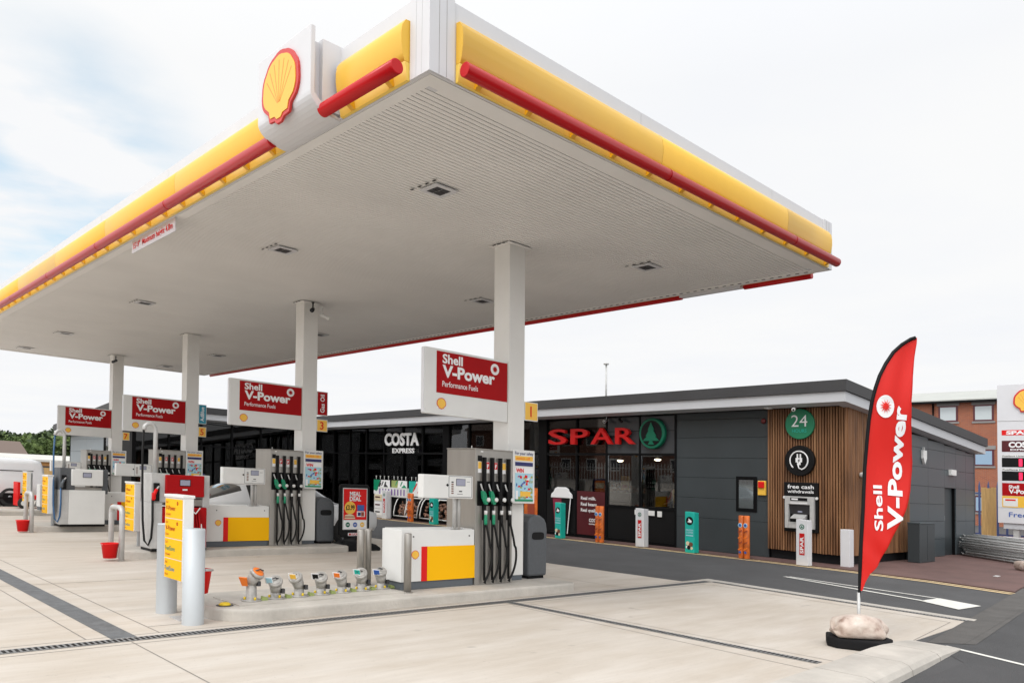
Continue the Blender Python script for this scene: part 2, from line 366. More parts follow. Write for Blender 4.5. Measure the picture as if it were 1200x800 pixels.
def rect(mb, o, u, v, a, b, w, h, m, d=.002):
    """thin plate: lower-left corner at (a,b) in the u,v plane"""
    o,u,v=Vector(o),Vector(u),Vector(v)
    return mb.prism([(a,b),(a+w,b),(a+w,b+h),(a,b+h)], o, u, v, u.cross(v), d, m)
def pecten(k=1.0, grow=0):
    """scallop-shell emblem outline, about 2 units wide"""
    pts=[]
    n=7; a0,a1=R(-30),R(210)
    for i in range(n):
        for j in range(4):
            t=(i+j/4)/n; a=a0+(a1-a0)*t
            r=.985+.022*math.sin(math.pi*(j/4)); pts.append((math.cos(a)*r*1.0, .02+math.sin(a)*r*.93))
    a=a1; pts.append((math.cos(a)*.97, .02+math.sin(a)*.9)); 
    pts += [(-.60,-.60),(-.53,-.82),(-.24,-.84),(-.12,-.95),(.12,-.95),(.24,-.84),(.53,-.82),(.60,-.60)]
    return [(x*k*(1+grow),(y+.02)*k*(1+grow)) for x,y in pts]
def emblem(mb, c, u, v, r, ribs=True, d=.02):
    c,u,v=Vector(c),Vector(u),Vector(v); n=u.cross(v)
    mb.prism(pecten(r), c, u, v, n, d, 'emblem_red')
    mb.prism(pecten(r*.875), c+n*d, u, v, n, d*.3, 'emblem_yellow')
    if ribs:
        for i in range(-3,4):
            a=R(90)+i*R(21.5); b=R(90)+i*R(6)
            x0,y0=math.cos(b)*r*.45*.5, -.50*r+ .1*r; x1,y1=math.cos(a)*r*.74, math.sin(a)*r*.70+.02*r
            w=.013*r; dx,dy=(x1-x0),(y1-y0); l=math.hypot(dx,dy); px,py=-dy/l*w,dx/l*w
            mb.prism([(x0+px*.5,y0+py*.5),(x0-px*.5,y0-py*.5),(x1-px,y1-py),(x1+px,y1+py)], c+n*d*1.3, u, v, n, .0015, 'emblem_rib')
    return mb
XX,YY,ZZ=Vector((1,0,0)),Vector((0,1,0)),Vector((0,0,1))
# signs facing the camera side: facing -y reads along +x; facing -x reads along -y
def starburst(mb, c, u, v, r, red='sign_red', d=.003):
    disc(mb, c, u, v, r, 'white_ink', d); c=Vector(c)+Vector(u).cross(Vector(v))*d
    pts=[]
    for i in range(24):
        a=2*math.pi*i/24; q=r*(.66 if i%2==0 else .36); pts.append((math.cos(a)*q, math.sin(a)*q))
    mb.prism(pts, c, u, v, Vector(u).cross(Vector(v)), .002, red)

# ================================================================== GROUND
g=MB(); g.add([(-500,-500,-.02),(700,-500,-.02),(700,700,-.02),(-500,700,-.02)],[(0,1,2,3)],'verge'); struct('ground', g)
g=MB(); g.add([(-60,-60,0),(60,-60,0),(60,110,0),(-60,110,0)],[(0,1,2,3)],'asphalt'); struct('road', g)
CON=[(-40,2.72),(2,2.78),(6.2,2.9),(8.92,3.10),(11.22,3.16),(11.62,7.42),(11.02,7.42),(10.9,10.2),(10.9,60),(-40,60)]
g=MB(); g.prism(CON,(0,0,-.06),XX,YY,ZZ,.066,'concrete'); struct('forecourt_slab', g)
g=MB()
def strip(mb, a, b, w, z, m):
    a,b=Vector((*a,0)),Vector((*b,0)); d=(b-a).normalized(); n=Vector((-d.y,d.x,0))*w/2
    mb.add([(p.x,p.y,z) for p in (a-n,b-n,b+n,a+n)],[(0,1,2,3)],m)
for a,b in (((2.66,7.38),(2.66,60)),((2.05,7.38),(2.05,60)),((2.33,7.10),(2.3,3.1)),((-30,7.02),(11.1,7.02)),((-30,7.38),(11.4,7.38)),
            ((6.58,3.1),(6.70,6.95)),((7.12,3.1),(7.0,6.95)),((8.86,3.1),(10.75,3.30)),((10.75,3.30),(11.1,6.9)),
            ((-3.6,3.1),(-3.6,60)),((-30,11.0),(10.8,11.0)),((-30,16.9),(10.8,16.9)),((-30,22.8),(10.8,22.8)),((9.4,7.4),(9.4,60)),((2.66,7.7),(3.0,7.7)),((-30,5.0),(2.2,5.0))):
    strip(g,a,b,.012,.0075,'joint')
struct('slab_joints', g)
g=MB(); strip(g,(2.33,7.28),(2.33,60),.21,.009,'tar_strip'); struct('tar_strip', g)
# drainage channels with their gratings
def channel(name, a, b, w, label):
    a_,b_=Vector((*a,0)),Vector((*b,0)); d=(b_-a_).normalized(); n=Vector((-d.y,d.x,0)); L=(b_-a_).length
    m=MB(); P=lambda s,t,z:(a_+d*s+n*t)+Vector((0,0,z))
    m.add([P(0,-w/2,.0085),P(L,-w/2,.0085),P(L,w/2,.0085),P(0,w/2,.0085)],[(0,1,2,3)],'black')
    s=0
    for t in (-w/2,w/2-.012):
        m.add([P(0,t,.0105),P(L,t,.0105),P(L,t+.012,.0105),P(0,t+.012,.0105)],[(0,1,2,3)],'galv')
    while s<L:
        m.add([P(s,-w/2+.013,.012),P(s+.020,-w/2+.013,.012),P(s+.020,w/2-.013,.012),P(s,w/2-.013,.012)],[(0,1,2,3)],'drain'); s+=.045
    o=obj(name, m, auto=False); tag(o,label,'drain','drainage channels in the forecourt slab'); return o
channel('drain_channel',(-6,7.2),(11.45,7.2),.15,'long grated drain running in front of the pump island nearest the camera')
channel('drain_channel',(6.92,3.2),(6.82,7.12),.12,'grated drain pointing from the long drain to the sandbagged flag base')
channel('drain_channel',(11.08,3.2),(11.48,7.12),.10,'grated drain along the slab edge beside the shop road')
# kerb in front of the flag
def kprof(x,y1,h,e=0):
    return [(x,y1-.50-e,-.03),(x,y1-.49-e,h*.45),(x,y1-.46-e,h*.80),(x,y1-.40,h),(x,y1+e,h+e*.5),(x,y1+.012+e,-.03)]
KX=[(-30,2.75,.085),(-4,2.76,.085),(2,2.80,.085),(6.2,2.92,.11),(7.6,3.02,.10),(8.3,3.08,.07),(8.92,3.12,.014)]
m=MB(); m.rings([kprof(*k_) for k_ in KX],'concrete_kerb',smooth=False); struct('kerb', m)
def kat(x):
    for p,q in zip(KX,KX[1:]):
        if p[0]<=x<=q[0]: t=(x-p[0])/(q[0]-p[0]); return (p[1]+(q[1]-p[1])*t,p[2]+(q[2]-p[2])*t)
m=MB(); x=-9.3
while x<8.5:
    m.rings([kprof(x,*kat(x),.0015),kprof(x+.007,*kat(x+.007),.0015)],'joint',smooth=False); x+=.915
struct('kerb_joints', m)
# road surfaces and markings
PED=[(9.0,3.0),(16.4,3.85),(30,4.9),(30,-30),(-40,-30),(-40,2.4),(8.2,2.4)]
g=MB(); g.add([(p[0],p[1],.003) for p in PED],[list(range(len(PED)))],'asphalt_new'); struct('side_road', g)
g=MB(); g.add([(p[0],p[1],.0065) for p in ((8.98,2.98),(9.35,2.62),(16.9,3.45),(16.4,3.85))],[(0,1,2,3)],'asphalt_patch'); struct('asphalt_patch', g)
g=MB(); strip(g,(8.95,2.8),(8.35,1.4),.07,.0075,'white_line'); strip(g,(9.3,2.72),(13.5,3.12),.02,.009,'asphalt_patch')
# give-way nose: two converging lines and a solid block
for p in (((12.15,3.62),(12.92,3.55),(13.25,4.22),(12.60,4.28)),):
    g.add([(q[0],q[1],.0085) for q in p],[(0,1,2,3)],'white_line')
strip(g,(12.65,4.25),(13.62,6.95),.09,.0085,'white_line'); strip(g,(13.20,4.2),(13.70,6.9),.07,.0085,'white_line')
struct('road_markings', g)
YL=[(15.35,3.72),(15.85,5.2),(16.1,7.0),(16.25,9.6),(16.30,12),(16.32,17),(16.32,60)]
g=MB()
for a,b in zip(YL,YL[1:]):
    strip(g,(a[0]-.17,a[1]),(b[0]-.17,b[1]),.12,.009,'yellow_line'); strip(g,(a[0]+.03,a[1]),(b[0]+.03,b[1]),.08,.009,'yellow_line')
struct('yellow_lines', g)
# strip of light concrete at the slab's road edge
g=MB(); g.add([(p[0],p[1],.0085) for p in ((11.17,3.15),(11.36,3.17),(11.80,7.42),(11.56,7.42))],[(0,1,2,3)],'concrete_kerb'); struct('slab_edge', g)
PV=[(15.52,3.75),(16.0,5.2),(16.25,7.0),(16.40,9.6),(16.45,12),(16.47,17),(16.47,60),(45,60),(45,4.9),(30,4.9),(16.4,3.87)]
g=MB(); g.prism(PV,(0,0,-.05),XX,YY,ZZ,.075,'paver'); struct('pavement', g)
# islands
def island(x0,x1,y0,y1):
    m=MB(); r=(y1-y0)/2*.75; pts=[]
    for cx,cy,a0 in ((x0+r,y1-r,90),(x0+r,y0+r,180)):
        for i in range(9): a=R(a0+i*11.25); pts.append((cx+math.cos(a)*r,cy+math.sin(a)*r))
    pts+=[(x1-.06,y0),(x1,y0+.06),(x1,y1-.06),(x1-.06,y1)]
    m.prism(pts,(0,0,-.02),XX,YY,ZZ,.15,'concrete_kerb')
    o=struct('pump_island', m); bv=o.modifiers.new('b','BEVEL'); bv.width=.03; bv.segments=3; bv.limit_method='ANGLE'; bv.angle_limit=R(40)
ISL=[0,5.93,11.86,17.8]
for i,dy in enumerate(ISL): island(3.28 if i==0 else 4.25, 8.42, 7.42+dy, 8.72+dy)
m=MB(); m.box(3.55,5.62,7.68,8.32,.13,.142,'concrete_kerb'); struct('filler_plinth', m)

# ================================================================== CANOPY
CX0,CX1,CY0,CY1,CZ,CT=3.95,11.55,5.15,28.2,4.9,5.60
can=thing('petrol_canopy','long white forecourt canopy edged with yellow panels and red tubes, covering all the pumps','canopy',(CX0,CY0,0))
def cp(name, mb, bevel=0, parent=can):
    mb.v=[(x-CX0,y-CY0,z) for x,y,z in mb.v]; return obj(name, mb, parent, bevel=bevel)
m=MB(); y=CY0+.22
m.box(CX0+.034,CX1-.034,CY0+.034,CY1-.034,CZ+.031,CZ+.05,'soffit_groove')
prof=[]
while y<CY1-.2:
    m.box(CX0+.16,CX1-.16,y,y+.054,CZ+.012,CZ+.031,'soffit_white'); y+=.066
for a in ((CX0+.033,CX1-.033,CY0+.033,CY0+.2),(CX0+.033,CX1-.033,CY1-.2,CY1-.033),(CX0+.033,CX0+.15,CY0+.2,CY1-.2),(CX1-.15,CX1-.033,CY0+.2,CY1-.2)):
    m.box(*a,CZ-.003,CZ+.032,'soffit_white')
y=CY0+.3
while y<CY1-.3: m.box(CX1-.14,CX1-.11,y,y+.06,CZ-.006,CZ-.004,'black'); y+=.14
cp('soffit', m)
m=MB(); m.box(CX0+.02,CX1-.02,CY0+.02,CY1-.02,CT-.06,CT-.02,'roof_dark'); cp('roof_deck', m)
# white fascia behind the coloured panels, one joint every three metres
m=MB()
def fas_x(x0,x1,y,sgn):
    m.box(x0,x1,min(y,y+sgn*.03),max(y,y+sgn*.03),CZ,CT,'white_panel')
x=CX0
while x<CX1-.01:
    x2=min(x+2.9,CX1); m.box(x+.003,x2-.003,CY0,CY0+.03,CZ,CT,'white_panel'); m.box(x+.003,x2-.003,CY1-.03,CY1,CZ,CT,'white_panel'); x=x2
y=CY0+.03
while y<CY1-.04:
    y2=min(y+2.9,CY1-.03); m.box(CX0,CX0+.03,y+.003,y2-.003,CZ,CT,'white_panel'); m.box(CX1-.03,CX1,y+.003,y2-.003,CZ,CT,'white_panel'); y=y2
cp('fascia', m)
for (a,b) in ((CX0,CY0),(CX1,CY0),(CX0,CY1),(CX1,CY1)):
    m=MB()
    sx=1 if a==CX0 else -1; sy=1 if b==CY0 else -1
    xa,xb=sorted((a-sx*.012,a+sx*.26)); ya,yb=sorted((b-sy*.012,b+sy*.26))
    m.box(xa,xb,ya,yb,CZ+.004,CT+.012,'white_panel')
    for k in (.09,.17):
        m.box(min(a-sx*.014,a-sx*.012),max(a-sx*.014,a-sx*.012),b+sy*k,b+sy*k+.003,CZ+.01,CT,'galv')
        m.box(a+sx*k,a+sx*k+.003,min(b-sy*.014,b-sy*.012),max(b-sy*.014,b-sy*.012),CZ+.01,CT,'joint')
    cp('corner_trim', m, .008)
def band(p0, p1, out, tube=(0,0)):
    """yellow panel with its sloping foot, the brackets and the red tube along one edge"""
    p0,p1,out=Vector(p0),Vector(p1),Vector(out); d=(p1-p0).normalized(); L=(p1-p0).length
    m=MB(); s=0
    while s<L-.01:
        e=min(s+2.9,L)
        pr=[(.002,.53),(.05,.525),(.085,.47),(.095,.40),(.095,.32),(.080,.22),(.06,.165)]
        A=[p0+d*(s+.004)+out*q[0]+ZZ*(CZ+q[1]) for q in pr]+[p0+d*(s+.004)+ZZ*(CZ+.165)+out*.002]
        B=[v+d*(e-s-.008) for v in A]
        m.rings([A,B],'yellow_gloss',smooth=True,cap=False); m.rings([A,[q_-d*.002 for q_ in A]],'yellow_gloss',smooth=False); s=e
    cp('yellow_panel', m)
    m=MB(); A=[p0+out*q[0]+ZZ*(CZ+q[1]) for q in ((.002,.16),(.06,.16),(.035,.004),(.002,.004))]; m.rings([A,[v+d*L for v in A]],'yellow_pale',smooth=False)
    cp('light_cover', m)  # unlit strip, the reflected light is put into its colour
    s=.18
    while s<L:
        m=MB()
        A=[p0+d*s+out*q[0]+ZZ*(CZ+q[1]) for q in ((.037,.006),(.062,.158),(.15,.10),(.15,.06),(.075,.02),(.05,.002))]; m.rings([A,[v+d*.055 for v in A]],'yellow_bracket',smooth=False); cp('bracket', m); s+=.62
    m=MB(); a=p0+d*tube[0]+out*.19+ZZ*(CZ+.035); TL=L+tube[1]-tube[0]
    m.lathe([(.058,0),(.064,.006)],a,'red_gloss',28,d); m.lathe([(.064,.006),(.064,TL-.006)],a,'red_gloss',28,d,cap=False); m.lathe([(.064,TL-.006),(.058,TL)],a,'red_gloss',28,d)
    s=2.9
    while s<TL-.5: m.lathe([(.0652,s),(.0652,s+.012)],a,'sign_red',28,d); s+=2.9
    cp('red_tube', m)
SG0,SG1=6.50,7.56        # the shell sign's place along the left edge
band((CX0,CY0+.27,0),(CX0,SG0-.02,0),(-1,0,0),(-.08,.06))
band((CX0,SG1+.03,0),(CX0,CY1-.3,0),(-1,0,0),(-.05,.1))
band((CX0+.28,CY0,0),(CX1-.16,CY0,0),(0,-1,0),(-.06,-.06))
m=MB(); m.lathe([(.045,0),(.045,1.15)],(CX1+.12,CY0+.35,CZ+.0),'red_gloss',14,(0,1,0)); m.lathe([(.045,0),(.045,CY1-CY0-3.0)],(CX1+.12,CY0+2.72,CZ+.0),'red_gloss',14,(0,1,0)); cp('red_tube', m)
m=MB(); m.box(CX1,CX1+.09,CY0+.3,CY1-.3,CZ+.02,CZ+.5,'yellow_gloss'); cp('yellow_panel', m)
m=MB(); m.prism([(0,.7),(.30,.7),(.30,.15),(.24,.03),(.14,-.02),(0,-.03)],(CX1+.01,CY0+1.52,CZ),XX,ZZ,YY,1.18,'white_panel'); cp('far_sign_box', m)
for i,(x,y) in enumerate(((7.60,8.0),(7.66,13.93),(7.70,19.86),(7.76,25.8))):
    m=MB(); m.box(x,x+.31,y,y+.32,.2,CZ,'column_white'); m.box(x+.01,x+.30,y+.01,y+.31,.13,.2,'plinth_grey')
    c=cp('column', m, .006)
    n=MB(); n.box(x-.06,x+.37,y-.06,y+.38,CZ-.012,CZ-.002,'soffit_white')
    for k in range(3): n.box(x-.10,x-.075,y+.02+k*.1,y+.07+k*.1,CZ-.016,CZ-.012,'black')
    cp('column_collar', n, parent=can)
# the scallop-shell sign box on the left edge
sg=thing('emblem_sign','white sign box with a raised red and yellow scallop shell on the left canopy edge','sign',(CX0-.35,SG0,CZ))
def lp(name, mb, par, o, bevel=0):
    mb.v=[(x-o[0],y-o[1],z-o[2]) for x,y,z in mb.v]; return obj(name, mb, par, bevel=bevel)
o=(CX0-.35,SG0,CZ)
m=MB(); pr=[(-.35,.86),(-.35,.10)]
for i in range(1,9):
    a=R(180+i*11.25); pr.append((-.35+.25+.25*math.cos(a)*1.0, .10+.245*math.sin(a)*1.0))
pr+=[(.02,-.145),(.02,-.02),(-.0,-.02),(-.12,-.10)]
pr=[(-.35,.79),(-.35,.16)]+[(-.35+.33*(1-math.cos(R(k*10))),.16-.185*math.sin(R(k*10))) for k in range(1,10)]+[(-.02,.004),(-.15,.03),(-.30,.16),(-.30,.79)]
m.prism(pr,(CX0,SG0,CZ),XX,ZZ,YY,SG1-SG0,'white_panel'); lp('front_panel', m, sg, o, .008)
m=MB(); m.box(CX0-.20,CX0+.12,SG0+.04,SG1-.04,CZ+.06,CT+.02,'white_panel'); m.box(CX0-.295,CX0-.2,SG0+.10,SG1-.10,CZ+.17,CT-.0,'white_panel'); lp('box', m, sg, o)
m=MB(); emblem(m,(CX0-.351,(SG0+SG1)/2+.02,CZ+.36),(0,-1,0),(0,0,1),.375,d=.025); lp('scallop_shell', m, sg, o, .004)
# height warning plate
m=MB(); m.box(CX0+.02,CX0+.035,10.75,12.45,CZ-.20,CZ+.0,'white_panel')
text(m,"15'-9\"  Maximum height 4.8m",(CX0+.019,12.38,CZ-.145),(0,-1,0),ZZ,.085,'bright_red',w=1.55)
tag(obj('height_sign', m),'narrow white plate with red maximum height lettering hanging under the left canopy edge','sign')
# soffit lights
def canopy_light(x,y,label):
    t=thing('canopy_light',label,'light',(x,y,CZ),'square lights in the canopy soffit')
    m=MB(); w=.165
    for a in ((-w,w,-w,-w+.06),(-w,w,w-.06,w),(-w,-w+.06,-w+.06,w-.06),(w-.06,w,-w+.06,w-.06)): m.box(*a,-.018,-.004,'white_panel')
    obj('frame', m, t)
    m=MB()
    for a in (-1,1):
        for b in (-1,1): m.box(a*.06-.053,a*.06+.053,b*.06-.053,b*.06+.053,-.014,-.008,'dark_steel')
    m.box(-.14,.14,-.14,.14,-.008,-.005,'galv'); obj('lens', m, t)
    m=MB()
    for k in range(4): m.box(-w-.07,-w-.045,-.30+k*.14+.07,-.30+k*.14+.13,-.008,-.006,'black')
    obj('vent_slots', m, t)
rowsL=(7.2,11.0,16.95,22.8,26.9)
names=['nearest the camera','second','third','fourth','farthest']
for i,yy in enumerate(rowsL):
    canopy_light(5.68,yy,f'square soffit light in the left row, {names[i]} in that row')
    canopy_light(9.74,yy,f'square soffit light in the right row towards the shop, {names[i]} in that row')

# ================================================================== PUMP SIGNS, FLAGS AND POSTERS ON THE COLUMNS
def power_sign(x,y,label):
    t=thing('fuel_sign',label,'sign',(x-1.47,y+.02,2.35),'red and white fuel signs on the canopy columns')
    m=MB(); m.box(0,1.465,0,.07,0,.86,'off_white'); m.box(-.012,.0,.006,.064,.01,.85,'white_panel'); obj('panel', m, t, bevel=.006)
    m=MB(); rect(m,(0,-.001,0),XX,ZZ,.19,.285,1.265,.545,'sign_red',.003); obj('red_face', m, t)
    m=MB(); text(m,'Shell',(.285,-.004,.685),XX,ZZ,.115,'white_ink',w=.345,bold=.028); text(m,'V-Power',(.285,-.004,.505),XX,ZZ,.15,'white_ink',w=.93,bold=.038)
    text(m,'Performance Fuels',(.285,-.004,.375),XX,ZZ,.072,'white_ink',w=.62,bold=.006); obj('lettering', m, t)
    m=MB(); starburst(m,(1.215,-.004,.715),XX,ZZ,.078); obj('star_disc', m, t)
    m=MB(); emblem(m,(.275,-.001,.145),XX,ZZ,.078,ribs=False,d=.004); obj('shell_badge', m, t)
    return t
cols=((7.60,8.0),(7.66,13.93),(7.70,19.86),(7.76,25.8))
sl=['red fuel sign on the column nearest the camera, beside the yellow number 1','red fuel sign on the second column, beside the yellow number 3 flag','red fuel sign on the third column, beside the teal flag','red fuel sign on the column farthest left, the smallest in view']
s0=power_sign(*cols[0],sl[0])
for i in (1,2,3): dup(s0,(cols[i][0]-1.47,cols[i][1]+.02,2.35),sl[i])
def flag_box(name,x,y,z0,z1,w,colm,txt,tm,label,vert=False,h=.15):
    m=MB(); m.box(x,x+w,y,y+.05,z0,z1,'off_white'); rect(m,(x,y-.001,z0),XX,ZZ,.012,.012,w-.024,z1-z0-.024,colm,.002)
    if vert: text(m,txt,(x+w*.68,y-.004,(z0+z1)/2),ZZ,-XX,.09,tm,w=(z1-z0)*.75,align='C')
    else: text(m,txt,(x+w/2-.01,y-.004,(z0+z1)/2-h/2),XX,ZZ,h,tm,align='C',bold=.015)
    return tag(obj(name,m),label,'sign')
fb=lambda i:(cols[i][0]+.312, cols[i][1]-.005)
flag_box('number_flag',*fb(0),2.41,2.68,.27,'emblem_yellow','1','bright_red','square yellow flag with number 1 on the nearest canopy column',h=.15)
flag_box('number_flag',*fb(1),2.36,2.60,.24,'emblem_yellow','3','bright_red','square yellow flag with number 3 on the second canopy column',h=.15)
flag_box('number_flag',*fb(2),2.33,2.58,.2,'emblem_yellow','5','bright_red','square yellow flag on the third canopy column under the teal flag',h=.15)
flag_box('number_flag',*fb(3),2.30,2.55,.2,'emblem_yellow','7','bright_red','square yellow flag on the farthest canopy column',h=.15)
flag_box('column_flag',*fb(1),2.68,3.16,.24,'sign_red','Gas Oil','white_ink','upright red flag with white lettering above the yellow number 3',vert=True)
flag_box('column_flag',*fb(2),2.66,3.15,.2,'teal_flag','AdBlue','white_ink','upright teal flag on the third canopy column',vert=True)
def poster(x,y,label):
    t=thing('poster_board',label,'poster',(x-.04,y-.14,1.22),'safety poster boards on the canopy columns')
    m=MB(); m.box(0,.43,0,.06,0,.75,'off_white'); obj('board', m, t, bevel=.008)
    o=(0,-.001,0); m=MB()
    text(m,'For your safety',(.215,-.003,.685),XX,ZZ,.04,'navy',w=.36,align='C',bold=.01)
    rect(m,o,XX,ZZ,.04,.60,.35,.065,'emblem_yellow'); text(m,'switch off',(.06,-.004,.615),XX,ZZ,.035,'orange',w=.27)
    rect(m,o,XX,ZZ,.04,.525,.35,.055,'navy')
    obj('safety_notice', m, t)
    m=MB(); rect(m,o,XX,ZZ,.04,.03,.35,.47,'sky_print'); rect(m,o,XX,ZZ,.04,.425,.35,.075,'white_ink',.0025); text(m,'WIN',(.055,-.0045,.435),XX,ZZ,.055,'bright_red',w=.15,bold=.04)
    rnd=random.Random(3); k=.0032
    for i in range(46):
        a=rnd.uniform(.05,.36); b=rnd.uniform(.06,.40); w=rnd.uniform(.02,.07); h=rnd.uniform(.012,.035); k+=.00005
        c='lime' if b<.22 and rnd.random()<.6 else rnd.choice(['blue_ink','emblem_yellow','bright_red','white_ink','lime','sky_print'])
        w=min(w,.385-a)
        m.prism([(a,b),(a+w*.9,b+rnd.uniform(-.01,.01)),(a+w,b+h),(a+w*.3,b+h*1.3)],o,XX,ZZ,-YY,k,c)
    rect(m,o,XX,ZZ,.14,.10,.20,.07,'emblem_yellow',.007); rect(m,o,XX,ZZ,.05,.05,.045,.13,'white_ink',.007)
    rect(m,o,XX,ZZ,.04,.03,.35,.03,'green_nozzle',.007)
    obj('prize_poster', m, t); return t
pl=['safety and prize poster on the column nearest the camera','safety and prize poster on the second column','safety and prize poster on the third column','safety and prize poster on the column farthest left']
p0=poster(*cols[0],pl[0])
for i in (1,2,3): dup(p0,(cols[i][0]-.04,cols[i][1]-.14,1.22),pl[i])
# small cctv cameras under the canopy
def cctv(x,y,z,dx,dy,label,dome=False,col='black'):
    t=thing('security_camera',label,'camera',(x,y,z))
    m=MB(); m.tube([(0,0,0),(0,0,-.09),(dx*.05,dy*.05,-.14)],.014,col); m.lathe([(.03,-.012),(.03,0)],(0,0,0),col); obj('bracket', m, t)
    m=MB(); d=Vector((dx,dy,-.35)).normalized(); m.lathe([(.02,-.10),(.036,-.09),(.036,.07),(.042,.075),(.042,.10),(.02,.10)],Vector((dx*.06,dy*.06,-.16)),col,16,d); obj('housing', m, t)
    m=MB(); m.lathe([(.022,.0),(.022,.004)],Vector((dx*.06,dy*.06,-.16))+d*.101,'lens',16,d); obj('lens', m, t)
cctv(7.78,13.80,CZ-.02,-.6,-.8,'black camera hanging under the canopy in front of the second column')
cctv(7.98,13.80,CZ-.10,.9,-.3,'white camera under the canopy just right of the second column',col='off_white')
cctv(7.80,25.70,CZ-.05,-.7,-.5,'small camera at the top of the farthest column',col='bin_grey')

# ================================================================== DISPENSERS
def multi_pump(x,y,label):
    """x,y = near corner of the column the pump backs on to"""
    t=thing('fuel_pump',label,'fuel pump',(x,y,.13),'four-hose fuel pumps on the islands')
    # base housing, left of the hoses
    m=MB(); m.box(-1.92,-.74,-.14,.27,.10,.735,'off_white'); m.box(-1.90,-.76,-.12,.25,.735,.745,'off_white'); obj('base_housing', m, t, bevel=.02)
    m=MB(); m.box(-1.90,-.745,-.125,.26,0,.098,'plinth_grey'); obj('plinth', m, t, bevel=.01)
    m=MB(); rect(m,(-1.92,-.141,0),XX,ZZ,.395,.10,.79,.43,'yellow_print',.003); rect(m,(-1.92,-.141,0),XX,ZZ,.305,.10,.09,.43,'bright_red',.004); obj('stripe_panel', m, t)
    m=MB(); emblem(m,(-1.71,-.141,.43),XX,ZZ,.058,ribs=False,d=.003)
    obj('shell_badge', m, t)
    m=MB()
    for k in (-1.74,-.83): m.lathe([(.011,0),(.009,.006)],(k,-.141,.655),'dark_steel',10,(0,-1,0))
    obj('lock', m, t)
    # cabinet
    m=MB(); m.box(-.73,-.05,-.14,.46,.0,1.80,'steel'); m.box(-.74,-.045,-.145,.465,1.80,1.815,'steel'); obj('cabinet', m, t, bevel=.006)
    m=MB(); m.box(-.70,-.055,-.1425,-.139,1.05,1.38,'black'); m.box(-.70,-.055,-.1425,-.139,0.86,1.03,'steel'); obj('nozzle_bay', m, t)
    m=MB(); text(m,'1',( -.635,-.1455,1.665),XX,ZZ,.05,'white_ink',align='C') if 0 else None
    m.box(-.692,-.62,-.1445,-.140,1.645,1.72,'black'); obj('grade_number', m, t)
    m=MB(); m.cbox((-.62,-.141,1.775),(.045,.003,.018),'off_white'); obj('maker_plate', m, t); m=MB(); m.tube([(-.55,.15,1.81),(-.55,.15,1.86)],.006,'off_white'); obj('aerial', m, t)
    xs=(-.595,-.452,-.305,-.150); tops=('emblem_yellow','bright_red','bright_red','emblem_yellow')
    for k,xx in enumerate(xs):
        m=MB(); rect(m,(xx-.095,-.141,0),XX,ZZ,0,1.49,.062,.15,'white_ink',.002); rect(m,(xx-.095,-.1432,0),XX,ZZ,.003,1.545,.056,.09,tops[k],.002)
        if k in (1,2): 
            m.prism([(.014,1.56),(.028,1.555),(.048,1.60),(.040,1.62),(.030,1.60),(.014,1.625)],(xx-.095,-.146,0),XX,ZZ,-YY,.001,'white_ink')
        obj('fuel_label', m, t)
        grn=k<2; c='green_nozzle' if grn else 'black'
        h=MB()
        h.box(xx-.018,xx+.018,-.19,-.141,.86,1.70,'black')       # hose guide
        h.tube([(xx,-.168,1.68),(xx,-.172,.9),(xx,-.178,.5),(xx,-.18,.06)],.0165,'rubber')
        pts=[]
        sw=.10 if k<3 else .115
        for i in range(25):
            u=i/24; pts.append((xx-.0+sw*math.sin(math.pi*u)**.8*(1.15 if u>.45 else .9)*(.35+.65*u)*1.05, -.20-.03*math.sin(math.pi*u), .84-.78*u))
        pts.append((xx+.01,-.188,.03)); pts.append((xx-.0,-.175,.045))
        h.tube(pts,.0155,'rubber'); obj('hose', h, t)
        nz=MB(); nx=xx-.035
        nz.tube([(nx-.045,-.185,1.345),(nx-.03,-.19,1.29),(nx-.005,-.205,1.22)],.011,'galv')
        nz.rings([[(nx+p[0]*s1+q,-.20+w_,z_) for p,w_ in (((-1,0),-.02),((1,0),-.02),((1,0),.02),((-1,0),.02))] for z_,s1,q in ((1.25,.018,-.02),(1.22,.03,-.008),(1.15,.038,.01),(1.10,.03,.03),(1.07,.016,.035))],c,smooth=False)
        nz.tube([(nx+.0,-.215,1.20),(nx-.035,-.22,1.15),(nx-.02,-.22,1.10),(nx+.02,-.21,1.085)],.007,c)
        nz.lathe([(.030,0),(.030,.018),(.014,.026)],(xx+.02,-.222,1.135),'off_white',16,(0,-1,0))
        nn=obj('nozzle', nz, t)
        nz=MB(); nz.lathe([(.020,0),(.024,.03),(.022,.13),(.016,.15)],(xx,-.20,.80),c if grn else 'rubber',14); nz.lathe([(.022,0),(.022,.055)],(xx,-.20,.935),'off_white' ,14)
        obj('swivel', nz, nn)
    # display head on its posts
    m=MB()
    for a in (-1.07,-1.005): m.tube([(a,-.12,.74),(a,-.12,1.40)],.028,'galv',12)
    m.box(-1.14,-.93,-.135,-.06,.745,.765,'galv'); obj('head_posts', m, t)
    hd=MB(); hd.box(-1.70,-.885,-.27,-.16,1.14,1.435,'off_white'); hdo=obj('display_head', hd, t, bevel=.012)
    m=MB(); m.box(-1.285,-.915,-.2745,-.2705,1.165,1.42,'off_white'); obj('keypad_panel', m, hdo, bevel=.002)
    m=MB(); 
    for e in ((-1.292,-.908,1.158,1.163),(-1.292,-.908,1.422,1.427),(-1.292,-1.287,1.158,1.427),(-.913,-.908,1.158,1.427)): m.box(e[0],e[1],-.2725,-.2702,e[2],e[3],'plinth_grey')
    obj('panel_edge', m, hdo)
